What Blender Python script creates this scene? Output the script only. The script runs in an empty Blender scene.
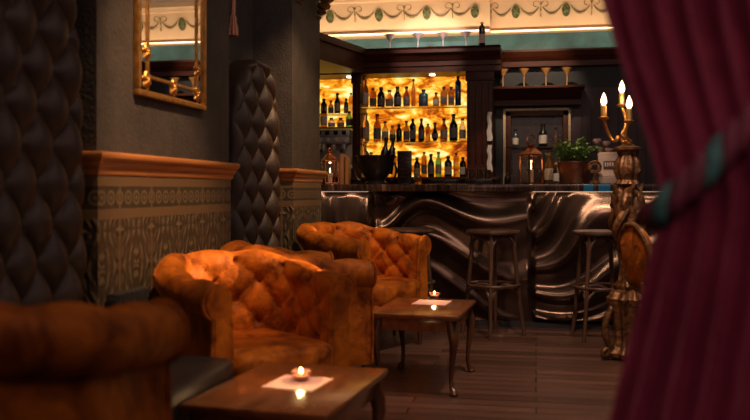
import bpy, bmesh, math, random
from mathutils import Vector, Matrix
random.seed(11)
C = bpy.context.scene.collection
PI = math.pi
sin, cos, R = math.sin, math.cos, math.radians

# ------------------------------------------------------------------ camera model (used to survey the room)
FPX, CX, HY, CAMZ = 850.0, 375.0, 190.0, 1.10
TH = math.atan(161.0 / 850.0)
ST, CT = sin(TH), cos(TH)

def XatY(px, Y):
    u = (px - CX) / FPX
    return Y * (-ST + CT * u) / (CT + ST * u)

def ZatY(px, py, Y):
    u = (px - CX) / FPX
    return CAMZ + (HY - py) * (Y / (CT + ST * u)) / FPX

# ------------------------------------------------------------------ materials
MATS = {}

def newmat(name):
    m = bpy.data.materials.new(name)
    m.use_nodes = True
    nt = m.node_tree
    for n in list(nt.nodes):
        nt.nodes.remove(n)
    out = nt.nodes.new('ShaderNodeOutputMaterial')
    b = nt.nodes.new('ShaderNodeBsdfPrincipled')
    nt.links.new(b.outputs[0], out.inputs[0])
    MATS[name] = m
    return m, nt, b

def N(nt, typ, **kw):
    n = nt.nodes.new(typ)
    for k, v in kw.items():
        if k.startswith('i_'):
            key = k[2:]
            key = int(key) if key.isdigit() else key.replace('_', ' ')
            n.inputs[key].default_value = v
        else:
            setattr(n, k, v)
    return n

def L(nt, a, b):
    nt.links.new(a, b)

def ramp(nt, fac, stops):
    r = nt.nodes.new('ShaderNodeValToRGB')
    e = r.color_ramp.elements
    while len(e) < len(stops):
        e.new(0.5)
    for k, (p, c) in enumerate(stops):
        e[k].position = p
        e[k].color = (c[0], c[1], c[2], 1)
    L(nt, fac, r.inputs[0])
    return r

def coords(nt, scale=(1, 1, 1), rot=(0, 0, 0), kind='Object'):
    t = N(nt, 'ShaderNodeTexCoord')
    mp = N(nt, 'ShaderNodeMapping')
    mp.inputs['Scale'].default_value = scale
    mp.inputs['Rotation'].default_value = rot
    L(nt, t.outputs[kind], mp.inputs[0])
    return mp.outputs[0]

def simple(name, col, rough=0.5, metal=0.0, var=0.25, vscale=8.0, bump=0.0, bscale=40.0, stretch=(1, 1, 1), **kw):
    """principled surface with a gentle noise variation in colour and relief"""
    m, nt, b = newmat(name)
    co = coords(nt, stretch)
    nz = N(nt, 'ShaderNodeTexNoise', i_Scale=vscale, i_Detail=4.0)
    L(nt, co, nz.inputs['Vector'])
    lo = [c * (1 - var) for c in col]
    hi = [min(1, c * (1 + var)) for c in col]
    r = ramp(nt, nz.outputs[0], [(0.3, lo), (0.7, hi)])
    L(nt, r.outputs[0], b.inputs['Base Color'])
    b.inputs['Roughness'].default_value = rough
    b.inputs['Metallic'].default_value = metal
    for k, v in kw.items():
        b.inputs[k.replace('_', ' ')].default_value = v
    if bump:
        n2 = N(nt, 'ShaderNodeTexNoise', i_Scale=bscale, i_Detail=3.0)
        L(nt, co, n2.inputs['Vector'])
        bp = N(nt, 'ShaderNodeBump', i_Strength=bump, i_Distance=0.01)
        L(nt, n2.outputs[0], bp.inputs['Height'])
        L(nt, bp.outputs[0], b.inputs['Normal'])
    return m

def emit(name, col, strength):
    m, nt, b = newmat(name)
    b.inputs['Base Color'].default_value = (*col, 1)
    b.inputs['Emission Color'].default_value = (*col, 1)
    b.inputs['Emission Strength'].default_value = strength
    return m

def glass(name, col, rough=0.05, trans=0.9):
    m, nt, b = newmat(name)
    b.inputs['Base Color'].default_value = (*col, 1)
    b.inputs['Roughness'].default_value = rough
    b.inputs['Transmission Weight'].default_value = trans
    b.inputs['IOR'].default_value = 1.25
    return m

def velvet(name, dark, light, sheen=(1.0, 0.45, 0.15)):
    m, nt, b = newmat(name)
    co = coords(nt)
    n1 = N(nt, 'ShaderNodeTexNoise', i_Scale=9.0, i_Detail=4.0, i_Roughness=0.55, i_Distortion=0.6)
    L(nt, co, n1.inputs['Vector'])
    r = ramp(nt, n1.outputs[0], [(0.34, dark), (0.66, light)])
    L(nt, r.outputs[0], b.inputs['Base Color'])
    b.inputs['Roughness'].default_value = 0.58
    b.inputs['Sheen Weight'].default_value = 0.5
    b.inputs['Specular IOR Level'].default_value = 0.12
    b.inputs['Sheen Roughness'].default_value = 0.35
    b.inputs['Sheen Tint'].default_value = (*sheen, 1)
    n2 = N(nt, 'ShaderNodeTexNoise', i_Scale=16.0, i_Detail=5.0, i_Distortion=1.4)
    L(nt, co, n2.inputs['Vector'])
    bp = N(nt, 'ShaderNodeBump', i_Strength=0.3, i_Distance=0.02)
    L(nt, n2.outputs[0], bp.inputs['Height'])
    L(nt, bp.outputs[0], b.inputs['Normal'])
    return m

def wood(name, dark, light, rough=0.35, axis=(1, 12, 12), scale=3.0, coat=0.0, spec=0.5):
    m, nt, b = newmat(name)
    co = coords(nt, axis)
    n1 = N(nt, 'ShaderNodeTexNoise', i_Scale=scale, i_Detail=6.0, i_Roughness=0.6, i_Distortion=0.6)
    L(nt, co, n1.inputs['Vector'])
    r = ramp(nt, n1.outputs[0], [(0.32, dark), (0.68, light)])
    L(nt, r.outputs[0], b.inputs['Base Color'])
    b.inputs['Roughness'].default_value = rough
    b.inputs['Coat Weight'].default_value = coat
    b.inputs['Specular IOR Level'].default_value = spec
    b.inputs['Coat Roughness'].default_value = 0.15
    bp = N(nt, 'ShaderNodeBump', i_Strength=0.12, i_Distance=0.004)
    L(nt, n1.outputs[0], bp.inputs['Height'])
    L(nt, bp.outputs[0], b.inputs['Normal'])
    return m

def floor_mat():
    m, nt, b = newmat('floor_boards')
    co = coords(nt)
    br = N(nt, 'ShaderNodeTexBrick', offset=0.37, i_Scale=1.0, i_Mortar_Size=0.005, i_Mortar_Smooth=0.2)
    br.inputs['Brick Width'].default_value = 1.7
    br.inputs['Row Height'].default_value = 0.115
    br.inputs['Color1'].default_value = (0.060, 0.028, 0.019, 1)
    br.inputs['Color2'].default_value = (0.165, 0.084, 0.060, 1)
    br.inputs['Mortar'].default_value = (0.012, 0.006, 0.005, 1)
    L(nt, co, br.inputs['Vector'])
    c2 = coords(nt, (1.2, 22, 1))
    nz = N(nt, 'ShaderNodeTexNoise', i_Scale=2.2, i_Detail=6.0, i_Roughness=0.65)
    L(nt, c2, nz.inputs['Vector'])
    r = ramp(nt, nz.outputs[0], [(0.3, (0.55, 0.55, 0.55)), (0.7, (1.25, 1.22, 1.2))])
    mx = N(nt, 'ShaderNodeMix', data_type='RGBA', blend_type='MULTIPLY')
    mx.inputs[0].default_value = 1.0
    L(nt, br.outputs['Color'], mx.inputs[6])
    L(nt, r.outputs[0], mx.inputs[7])
    L(nt, mx.outputs[2], b.inputs['Base Color'])
    b.inputs['Roughness'].default_value = 0.30
    bp = N(nt, 'ShaderNodeBump', i_Strength=0.25, i_Distance=0.004)
    L(nt, nz.outputs[0], bp.inputs['Height'])
    L(nt, bp.outputs[0], b.inputs['Normal'])
    return m

def math_n(nt, op, a, bval=None, c=None):
    n = N(nt, 'ShaderNodeMath', operation=op)
    for k, v in enumerate((a, bval, c)):
        if v is None:
            continue
        if isinstance(v, (int, float)):
            n.inputs[k].default_value = v
        else:
            L(nt, v, n.inputs[k])
    return n.outputs[0]

def tile_mat(name, horiz):
    """embossed Victorian dado tile; horiz is the object axis that runs along the wall"""
    m, nt, b = newmat(name)
    t = N(nt, 'ShaderNodeTexCoord')
    s = N(nt, 'ShaderNodeSeparateXYZ')
    L(nt, t.outputs['Object'], s.inputs[0])
    h = s.outputs[horiz]
    z = s.outputs[2]
    # mirrored coordinate inside each tile so that the ornament is symmetric
    hm = math_n(nt, 'PINGPONG', h, 0.15)
    zm = math_n(nt, 'PINGPONG', z, 0.155)
    cb = N(nt, 'ShaderNodeCombineXYZ')
    L(nt, hm, cb.inputs[0]); L(nt, zm, cb.inputs[1])
    # leaf scrolls: wavy rings about two centres in each tile, broken up by a little noise
    nz = N(nt, 'ShaderNodeTexNoise', i_Scale=16.0, i_Detail=2.0)
    L(nt, cb.outputs[0], nz.inputs['Vector'])
    def petals(cx_, cz_, petal, freq):
        dx_ = math_n(nt, 'SUBTRACT', hm, cx_); dz_ = math_n(nt, 'MULTIPLY', math_n(nt, 'SUBTRACT', zm, cz_), .7)
        rad = math_n(nt, 'SQRT', math_n(nt, 'ADD', math_n(nt, 'MULTIPLY', dx_, dx_), math_n(nt, 'MULTIPLY', dz_, dz_)))
        ang = math_n(nt, 'ARCTAN2', dz_, dx_)
        w1 = math_n(nt, 'MULTIPLY', math_n(nt, 'SINE', math_n(nt, 'MULTIPLY', ang, petal)), 1.6)
        w2 = math_n(nt, 'MULTIPLY', nz.outputs[0], 5.0)
        return math_n(nt, 'MULTIPLY_ADD', math_n(nt, 'SINE', math_n(nt, 'ADD', math_n(nt, 'MULTIPLY', rad, freq), math_n(nt, 'ADD', w1, w2))), .5, .5)
    orn = math_n(nt, 'MULTIPLY', petals(.0, .04, 4.0, 150.0), math_n(nt, 'ADD', petals(.15, .155, 3.0, 110.0), .25))
    # border row of rings between z 1.03 and 1.11
    hb = math_n(nt, 'PINGPONG', h, 0.0375)
    dz = math_n(nt, 'SUBTRACT', z, 1.068)
    rr = math_n(nt, 'SQRT', math_n(nt, 'ADD', math_n(nt, 'MULTIPLY', hb, hb), math_n(nt, 'MULTIPLY', dz, dz)))
    ring = math_n(nt, 'SMOOTHSTEP' if False else 'LESS_THAN', math_n(nt, 'ABSOLUTE', math_n(nt, 'SUBTRACT', rr, 0.026)), 0.006)
    dot = math_n(nt, 'LESS_THAN', rr, 0.011)
    border = math_n(nt, 'MAXIMUM', ring, dot)
    inb = math_n(nt, 'GREATER_THAN', z, 1.022)
    pat = math_n(nt, 'ADD', math_n(nt, 'MULTIPLY', border, inb), math_n(nt, 'MULTIPLY', orn, math_n(nt, 'SUBTRACT', 1.0, inb)))
    # plain raised strips
    def band(z0, z1):
        return math_n(nt, 'MULTIPLY', math_n(nt, 'GREATER_THAN', z, z0), math_n(nt, 'LESS_THAN', z, z1))
    strip = math_n(nt, 'MAXIMUM', band(0.985, 1.022), band(1.115, 1.3))
    joint_z = math_n(nt, 'LESS_THAN', math_n(nt, 'PINGPONG', math_n(nt, 'SUBTRACT', z, 0.365), 0.31), 0.006)
    joint_h = math_n(nt, 'LESS_THAN', math_n(nt, 'PINGPONG', math_n(nt, 'ADD', h, 0.0), 0.15), 0.007)
    joint = math_n(nt, 'MAXIMUM', joint_h, math_n(nt, 'MULTIPLY', joint_z, math_n(nt, 'SUBTRACT', 1.0, inb)))
    top = math_n(nt, 'MAXIMUM', strip, joint)
    hgt = math_n(nt, 'MAXIMUM', pat, math_n(nt, 'MULTIPLY', top, 0.9))
    r = ramp(nt, pat, [(0.0, (0.050, 0.036, 0.022)), (0.45, (0.082, 0.060, 0.036)), (1.0, (0.14, 0.100, 0.058))])
    mx = N(nt, 'ShaderNodeMix', data_type='RGBA')
    L(nt, top, mx.inputs[0])
    L(nt, r.outputs[0], mx.inputs[6])
    mx.inputs[7].default_value = (0.145, 0.088, 0.046, 1)
    L(nt, mx.outputs[2], b.inputs['Base Color'])
    b.inputs['Roughness'].default_value = 0.5
    bp = N(nt, 'ShaderNodeBump', i_Strength=0.45, i_Distance=0.012)
    L(nt, hgt, bp.inputs['Height'])
    L(nt, bp.outputs[0], b.inputs['Normal'])
    return m

def onyx_mat():
    m, nt, b = newmat('backlit_onyx')
    co = coords(nt, (1.0, 1.0, 2.2), (0, R(24), 0))
    n1 = N(nt, 'ShaderNodeTexNoise', i_Scale=5.0, i_Detail=6.0, i_Roughness=0.60, i_Distortion=1.0)
    L(nt, co, n1.inputs['Vector'])
    r = ramp(nt, n1.outputs[0], [(0.33, (0.16, 0.022, 0.001)), (0.42, (0.55, 0.11, 0.004)), (0.49, (0.95, 0.36, 0.014)),
                                 (0.55, (1.0, 0.62, 0.07)), (0.63, (1.0, 0.88, 0.40))])
    L(nt, r.outputs[0], b.inputs['Emission Color'])
    b.inputs['Emission Strength'].default_value = 1.05
    b.inputs['Base Color'].default_value = (0.3, 0.12, 0.02, 1)
    b.inputs['Roughness'].default_value = 0.25
    return m

def relief_mat():
    m, nt, b = newmat('bronze_relief')
    co = coords(nt)
    n1 = N(nt, 'ShaderNodeTexNoise', i_Scale=5.0, i_Detail=4.0)
    L(nt, co, n1.inputs['Vector'])
    r = ramp(nt, n1.outputs[0], [(0.3, (0.065, 0.041, 0.032)), (0.7, (0.15, 0.096, 0.073))])
    L(nt, r.outputs[0], b.inputs['Base Color'])
    b.inputs['Metallic'].default_value = 0.9
    b.inputs['Roughness'].default_value = 0.26
    n2 = N(nt, 'ShaderNodeTexNoise', i_Scale=120.0, i_Detail=2.0)
    L(nt, co, n2.inputs['Vector'])
    bp = N(nt, 'ShaderNodeBump', i_Strength=0.12, i_Distance=0.004)
    L(nt, n2.outputs[0], bp.inputs['Height'])
    L(nt, bp.outputs[0], b.inputs['Normal'])
    return m

def counter_mat():
    m, nt, b = newmat('polished_counter_stone')
    co = coords(nt, (7.0, 1.0, 0.6))
    n1 = N(nt, 'ShaderNodeTexNoise', i_Scale=3.0, i_Detail=5.0, i_Roughness=0.7, i_Distortion=1.0)
    L(nt, co, n1.inputs['Vector'])
    r = ramp(nt, n1.outputs[0], [(0.38, (0.012, 0.008, 0.008)), (0.55, (0.05, 0.028, 0.022)), (0.66, (0.17, 0.10, 0.085))])
    # blue light reflections painted into the stone colour at its right-hand end
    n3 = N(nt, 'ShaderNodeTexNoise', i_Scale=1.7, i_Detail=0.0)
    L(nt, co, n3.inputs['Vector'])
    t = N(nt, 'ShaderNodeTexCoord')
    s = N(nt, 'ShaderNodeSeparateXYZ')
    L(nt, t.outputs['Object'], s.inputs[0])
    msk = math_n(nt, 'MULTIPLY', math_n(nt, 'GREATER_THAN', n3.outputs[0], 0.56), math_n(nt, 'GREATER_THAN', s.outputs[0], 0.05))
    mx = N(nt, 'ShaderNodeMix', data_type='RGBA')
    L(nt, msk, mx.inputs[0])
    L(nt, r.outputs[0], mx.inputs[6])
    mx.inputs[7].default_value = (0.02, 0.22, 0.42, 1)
    L(nt, mx.outputs[2], b.inputs['Base Color'])
    b.inputs['Roughness'].default_value = 0.18
    return m

velvet('burnt_orange_velvet', (0.110, 0.023, 0.003), (0.48, 0.135, 0.011), (1.0, 0.30, 0.06))
velvet('curtain_velvet', (0.115, 0.014, 0.034), (0.165, 0.022, 0.050), (0.8, 0.25, 0.35))
simple('dark_leather', (0.048, 0.027, 0.018), 0.46, 0, 0.3, 6, 0.25, 160)
simple('black_leather', (0.022, 0.018, 0.016), 0.38, 0, 0.3, 6, 0.2, 160)
simple('plaster_dark', (0.040, 0.033, 0.032), 0.75, 0, 0.3, 9, 0.5, 60)
simple('plaster_recess', (0.036, 0.031, 0.032), 0.75, 0, 0.25, 9, 0.4, 60)
simple('wall_teal', (0.035, 0.105, 0.115), 0.6, 0, 0.4, 5, 0.3, 30)
simple('wall_plum', (0.050, 0.028, 0.036), 0.6, 0, 0.25, 5, 0.2, 30)
simple('wall_slate', (0.015, 0.017, 0.022), 0.65, 0, 0.25, 5, 0.2, 30)
simple('ceiling_paint', (0.22, 0.17, 0.13), 0.8, 0, 0.1, 3)
simple('cream_plaster', (0.72, 0.475, 0.285), 0.7, 0, 0.06, 6, 0.1, 50)
simple('garland_green', (0.30, 0.22, 0.105), 0.7, 0, 0.35, 40)
simple('medallion_green', (0.12, 0.13, 0.045), 0.7, 0, 0.4, 60)
wood('rail_wood', (0.40, 0.145, 0.040), (0.54, 0.215, 0.066), 0.33, (10, 0.8, 10), 3.0, 0.3)
wood('mahogany', (0.038, 0.010, 0.005), (0.075, 0.021, 0.011), 0.45, (1, 10, 10), 3.0, 0.0, 0.2)
wood('table_wood', (0.14, 0.044, 0.014), (0.26, 0.090, 0.030), 0.20, (9, 1.2, 9), 3.0, 0.6)
wood('leg_wood', (0.050, 0.018, 0.008), (0.105, 0.040, 0.017), 0.3, (8, 8, 1), 3.0, 0.3)
wood('stool_wood', (0.050, 0.024, 0.014), (0.105, 0.052, 0.030), 0.32, (8, 8, 1), 3.0, 0.3)
wood('board_wood', (0.26, 0.11, 0.04), (0.42, 0.20, 0.08), 0.5, (8, 8, 1), 3.0)
simple('gilt', (0.52, 0.27, 0.075), 0.34, 0.9, 0.35, 30, 0.3, 90)
simple('gilt_dark', (0.17, 0.080, 0.032), 0.42, 0.6, 0.7, 22, 0.9, 45)
simple('mirror_silver', (0.80, 0.80, 0.78), 0.015, 1.0, 0.01)
simple('copper', (0.62, 0.24, 0.11), 0.30, 0.95, 0.25, 20)
simple('copper_dark', (0.32, 0.12, 0.06), 0.38, 0.9, 0.3, 20)
simple('steel', (0.50, 0.45, 0.41), 0.42, 0.55, 0.12, 10)
simple('dark_metal', (0.035, 0.028, 0.026), 0.32, 0.6, 0.3, 20)
simple('iron_black', (0.030, 0.029, 0.033), 0.5, 0.2, 0.2, 20)
simple('tie_burgundy', (0.13, 0.022, 0.045), 0.7, 0, 0.35, 60, 0.5, 200)
simple('tie_teal', (0.040, 0.150, 0.145), 0.65, 0, 0.35, 60, 0.5, 200)
simple('napkin_paper', (0.86, 0.50, 0.40), 0.8, 0, 0.04, 12)
simple('wax', (0.85, 0.66, 0.50), 0.5, 0, 0.05)
simple('white_cloth', (0.88, 0.84, 0.80), 0.8, 0, 0.06)
simple('paper_label', (0.50, 0.38, 0.25), 0.7, 0, 0.25, 40)
simple('pale_label', (0.62, 0.55, 0.48), 0.7, 0, 0.2, 40)
simple('grey_label', (0.17, 0.15, 0.15), 0.6, 0, 0.3, 40)
simple('cap_dark', (0.03, 0.02, 0.018), 0.4, 0.3, 0.2)
simple('cap_gold', (0.55, 0.32, 0.10), 0.35, 0.8, 0.2)
simple('bottle_black', (0.012, 0.010, 0.010), 0.16, 0, 0.2)
simple('bottle_blue', (0.012, 0.03, 0.11), 0.14, 0, 0.2, Coat_Weight=0.5)
simple('bottle_slate', (0.035, 0.06, 0.075), 0.18, 0, 0.4, 30)
glass('glass_clear', (0.95, 0.86, 0.78), 0.03, 1.0)
glass('glass_amber', (0.55, 0.24, 0.06), 0.05, 0.8)
glass('glass_brown', (0.30, 0.10, 0.03), 0.06, 0.85)
glass('glass_green', (0.16, 0.30, 0.06), 0.05, 0.85)
glass('glass_rose', (0.75, 0.45, 0.36), 0.05, 0.9)
glass('glass_frosted_rose', (0.98, 0.80, 0.76), 0.35, 0.9)
glass('glass_shelf', (0.85, 0.75, 0.55), 0.03, 1.0)
simple('leaf_green', (0.17, 0.29, 0.07), 0.5, 0, 0.5, 30)
simple('stem_green', (0.06, 0.10, 0.03), 0.6, 0, 0.3)
simple('rose_petal', (0.70, 0.42, 0.36), 0.7, 0, 0.2, 30)
simple('register_cream', (0.46, 0.33, 0.26), 0.4, 0, 0.15, 10)
simple('display_black', (0.015, 0.012, 0.012), 0.25)
simple('tab_pale', (0.70, 0.58, 0.50), 0.5)
simple('tab_red', (0.45, 0.04, 0.03), 0.5)
simple('gold_glass', (0.70, 0.36, 0.12), 0.22, 0.25, 0.2, 20)
simple('rosy_glass', (0.85, 0.62, 0.58), 0.12, 0, 0.1, 8)
simple('salmon_cord', (0.52, 0.22, 0.14), 0.7, 0, 0.2, 60, 0.4, 150)
emit('flame', (1.0, 0.62, 0.26), 22.0)
emit('bulb_glow', (1.0, 0.62, 0.42), 7.0)
emit('led_warm', (1.0, 0.74, 0.46), 3.0)
emit('led_dim', (1.0, 0.62, 0.40), 0.35)
emit('downlight_glow', (1.0, 0.70, 0.42), 6.0)
emit('menu_board', (0.02, 0.015, 0.012), 0.0)
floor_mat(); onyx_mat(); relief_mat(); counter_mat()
tile_mat('dado_tile_long', 1); tile_mat('dado_tile_return', 0)

# ------------------------------------------------------------------ mesh builder
class MB:
    def __init__(s):
        s.b = bmesh.new()

    def face(s, vs):
        try:
            return s.b.faces.new(vs)
        except ValueError:
            return None

    def box(s, x0, x1, y0, y1, z0, z1, bev=0.0, M=None):
        r = bmesh.ops.create_cube(s.b, size=1.0)
        vs = r['verts']
        for v in vs:
            v.co = Vector((x0 + (v.co.x + .5) * (x1 - x0), y0 + (v.co.y + .5) * (y1 - y0), z0 + (v.co.z + .5) * (z1 - z0)))
        if bev:
            es = list({e for v in vs for e in v.link_edges})
            rb = bmesh.ops.bevel(s.b, geom=es, offset=bev, segments=2, affect='EDGES', profile=0.6)
            vs = list({v for f in rb['faces'] for v in f.verts} | {v for v in vs if v.is_valid})
        if M is not None:
            for v in vs:
                v.co = M @ v.co
        return s

    def prism(s, poly, z0, z1, axis='z', bev=0.0):
        """extrude a polygon; axis z: (x,y)->z ; axis y: (x,z)->y ; axis x: (y,z)->x"""
        def p(a, b_, c):
            return {'z': (a, b_, c), 'y': (a, c, b_), 'x': (c, a, b_)}[axis]
        lo = [s.b.verts.new(p(a, q, z0)) for a, q in poly]
        hi = [s.b.verts.new(p(a, q, z1)) for a, q in poly]
        n = len(poly)
        fs = [s.face(lo[::-1]), s.face(hi)]
        for i in range(n):
            fs.append(s.face([lo[i], lo[(i + 1) % n], hi[(i + 1) % n], hi[i]]))
        bmesh.ops.recalc_face_normals(s.b, faces=[f for f in fs if f])
        if bev:
            es = list({e for v in lo + hi for e in v.link_edges})
            bmesh.ops.bevel(s.b, geom=es, offset=bev, segments=2, affect='EDGES')
        return s

    def lathe(s, prof, seg=24, c=(0, 0, 0), lobes=None, M=None, a0=0.0):
        """prof: (r, z) list.  lobes(theta, z, r) -> r"""
        rows = []
        for r, z in prof:
            row = []
            if r <= 1e-6:
                row = [s.b.verts.new((c[0], c[1], c[2] + z))]
            else:
                for k in range(seg):
                    a = a0 + 2 * PI * k / seg
                    rr = lobes(a, z, r) if lobes else r
                    row.append(s.b.verts.new((c[0] + rr * cos(a), c[1] + rr * sin(a), c[2] + z)))
            rows.append(row)
        for a, b_ in zip(rows, rows[1:]):
            for k in range(seg):
                k2 = (k + 1) % seg
                if len(a) == 1 and len(b_) == 1:
                    continue
                if len(a) == 1:
                    s.face([a[0], b_[k2], b_[k]])
                elif len(b_) == 1:
                    s.face([a[k], a[k2], b_[0]])
                else:
                    s.face([a[k], a[k2], b_[k2], b_[k]])
        if len(rows[0]) > 1:
            s.face(rows[0][::-1])
        if len(rows[-1]) > 1:
            s.face(rows[-1])
        if M is not None:
            for row in rows:
                for v in row:
                    v.co = M @ v.co
        return s

    def tube(s, pts, rad, seg=10, caps=True, closed=False, flat=1.0):
        pts = [Vector(p) for p in pts]
        n = len(pts)
        if not isinstance(rad, (list, tuple)):
            rad = [rad] * n
        rows = []
        up = None
        for i in range(n):
            if closed:
                t = pts[(i + 1) % n] - pts[i - 1]
            else:
                t = pts[min(i + 1, n - 1)] - pts[max(i - 1, 0)]
            t.normalize()
            if up is None:
                a = Vector((0, 0, 1)) if abs(t.z) < 0.9 else Vector((1, 0, 0))
                up = (a - t * a.dot(t)).normalized()
            else:
                up = (up - t * up.dot(t)).normalized()
            sd = t.cross(up)
            rows.append([s.b.verts.new(pts[i] + (up * cos(2 * PI * k / seg) * flat + sd * sin(2 * PI * k / seg)) * rad[i]) for k in range(seg)])
        m = n if closed else n - 1
        for i in range(m):
            a, b_ = rows[i], rows[(i + 1) % n]
            for k in range(seg):
                s.face([a[k], a[(k + 1) % seg], b_[(k + 1) % seg], b_[k]])
        if caps and not closed:
            s.face(rows[0][::-1]); s.face(rows[-1])
        return s

    def pillow(s, cx, cy, cz, sx, sy, sz, e=0.3, nu=32, nv=16, M=None, f=None):
        """super-ellipsoid cushion, half sizes sx sy sz"""
        def sp(a, k):
            return math.copysign(abs(a) ** k, a)
        prev = None
        rows = []
        for j in range(nv + 1):
            v = -PI / 2 + PI * j / nv
            cz_ = sp(sin(v), e); cr = sp(cos(v), e)
            if j in (0, nv):
                rows.append([s.b.verts.new((cx, cy, cz + sz * cz_))]); continue
            row = []
            for k in range(nu):
                u = 2 * PI * k / nu
                p = Vector((cx + sx * cr * sp(cos(u), e), cy + sy * cr * sp(sin(u), e), cz + sz * cz_))
                if f:
                    p = f(p)
                row.append(s.b.verts.new(p))
            rows.append(row)
        for a, b_ in zip(rows, rows[1:]):
            for k in range(nu):
                k2 = (k + 1) % nu
                if len(a) == 1:
                    s.face([a[0], b_[k2], b_[k]])
                elif len(b_) == 1:
                    s.face([a[k], a[k2], b_[0]])
                else:
                    s.face([a[k], a[k2], b_[k2], b_[k]])
        if M is not None:
            for row in rows:
                for v in row:
                    v.co = M @ v.co
        return s

    def grid(s, nu, nv, fn, closeu=False):
        rows = [[s.b.verts.new(fn(i / (nu if closeu else nu - 1), j / (nv - 1))) for i in range(nu)] for j in range(nv)]
        for j in range(nv - 1):
            for i in range(nu if closeu else nu - 1):
                i2 = (i + 1) % nu
                s.face([rows[j][i], rows[j][i2], rows[j + 1][i2], rows[j + 1][i]])
        return rows

    def build(s, name, mat, parent=None, smooth=True, recalc=True):
        if recalc:
            bmesh.ops.recalc_face_normals(s.b, faces=s.b.faces[:])
        me = bpy.data.meshes.new(name)
        s.b.to_mesh(me); s.b.free()
        if smooth:
            me.polygons.foreach_set('use_smooth', [True] * len(me.polygons))
            try:
                me.set_sharp_from_angle(angle=R(38))
            except Exception:
                pass
        me.materials.append(MATS[mat])
        o = bpy.data.objects.new(name, me)
        C.objects.link(o)
        if parent is not None:
            o.parent = parent
        return o

def tag(o, label=None, cat=None, group=None, kind=None):
    if label: o['label'] = label
    if cat: o['category'] = cat
    if group: o['group'] = group
    if kind: o['kind'] = kind
    return o

def thing(name, label, cat, loc=(0, 0, 0), rz=0.0, group=None, scale=1.0):
    o = bpy.data.objects.new(name, None)
    C.objects.link(o)
    o.empty_display_size = 0.1
    o.location = loc
    o.rotation_euler = (0, 0, rz)
    o.scale = (scale,) * 3
    return tag(o, label, cat, group)

def dup(root, loc, rz=None, label=None, group=None, scale=None):
    def cp(o, par):
        c = o.copy(); C.objects.link(c)
        if par is not None:
            c.parent = par
            c.matrix_parent_inverse = o.matrix_parent_inverse.copy()
        for ch in list(o.children):
            cp(ch, c)
        return c
    r = cp(root, None)
    r.location = loc
    if rz is not None: r.rotation_euler = (0, 0, rz)
    if label: r['label'] = label
    if group: r['group'] = group
    if scale: r.scale = (scale,) * 3 if isinstance(scale, (int, float)) else scale
    return r

def struct(name, mb, mat, label, cat, smooth=False):
    return tag(mb.build(name, mat, None, smooth), label, cat, None, 'structure')

def rotz(a):
    return Matrix.Rotation(a, 4, 'Z')

# ------------------------------------------------------------------ the room
WX = -1.725          # faces of the two wall piers
RX = -2.02           # back of the recesses
CEIL = 3.08
P1 = (3.13, 4.62)    # near pier, along Y
P2 = (5.90, 6.70)    # far pier
BACK = 8.62

struct('floor', MB().box(-2.8, 2.8, -1.6, 8.8, -0.1, 0.0), 'floor_boards', 'dark brown wooden plank floor of the bar room', 'floor')
struct('ceiling', MB().box(-2.8, 2.8, -1.6, 8.8, CEIL, CEIL + 0.1), 'ceiling_paint', 'dim warm ceiling above the bar', 'ceiling')
struct('wall_left', MB().box(RX - .1, RX, -1.6, 6.70, 0, CEIL).box(-2.8, RX, 6.60, 6.70, 0, CEIL), 'plaster_recess',
       'dark grey plaster wall behind the tall leather seats', 'wall')
struct('wall_bar_side', MB().box(-2.8, -2.7, 6.7, 8.8, 0, CEIL), 'mahogany', 'dark wood wall at the left end of the bar', 'wall')
struct('wall_right', MB().box(2.7, 2.8, -1.6, 8.8, 0, CEIL), 'plaster_dark', 'dark plaster wall far behind the curtain', 'wall')
struct('wall_front', MB().box(-2.8, 2.8, -1.6, -1.5, 0, CEIL), 'plaster_dark', 'dark plaster wall behind the viewer', 'wall')
struct('wall_back', MB().box(-2.8, 2.8, BACK, BACK + .1, 0, CEIL), 'wall_teal', 'teal painted wall behind the bar', 'wall')

for k, (y0, y1) in enumerate((P1, P2)):
    where = 'with the gilt mirror' if k == 0 else 'next to the bar'
    struct('wall_pier', MB().box(RX, WX, y0, y1, 0, CEIL), 'plaster_dark', 'dark textured plaster pier ' + where, 'wall')
    # tiling: one skin over the long face, one over the return that faces the room's near end
    struct('wall_tiling', MB().box(WX, WX + .012, y0, y1, 0.12, 1.165), 'dado_tile_long', 'embossed brown dado tiles on the long face of the pier ' + where, 'tiles')
    struct('wall_tiling', MB().box(RX, WX + .012, y0 - .012, y0, 0.12, 1.165), 'dado_tile_return', 'embossed brown dado tiles on the narrow face of the pier ' + where, 'tiles')
    # moulded dado rail wrapped around the pier: stacked profile extruded round the corner
    mb = MB()
    prof = [(0.018, 1.160), (0.026, 1.172), (0.024, 1.184), (0.034, 1.192), (0.042, 1.203), (0.042, 1.212), (0.050, 1.218),
            (0.060, 1.228), (0.064, 1.240), (0.060, 1.250), (0.048, 1.254), (0.0, 1.254)]
    prof = [(o * 0.8, z) for o, z in prof]
    path = [(RX, y0, 0, -1), (WX, y0, 1, -1), (WX, y1, 1, 1), (RX, y1, 0, 1)]
    rows = []
    for (px_, py_, nx, ny) in path:
        rows.append([mb.b.verts.new((px_ + nx * o, py_ + ny * o, z)) for o, z in [(0.0, 1.160)] + prof])
    for a, b_ in zip(rows, rows[1:]):
        for i in range(len(a) - 1):
            mb.face([a[i], b_[i], b_[i + 1], a[i + 1]])
    struct('trim_%d' % (k + 1), mb, 'rail_wood', 'orange-brown moulded wooden dado rail on the pier ' + where, 'trim', True)
    struct('baseboard_left', MB().box(WX, WX + .025, y0, y1, 0, .12).box(RX, WX + .025, y0 - .025, y0, 0, .12), 'mahogany', 'dark baseboard under the tiles on the pier ' + where, 'baseboard')

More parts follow.
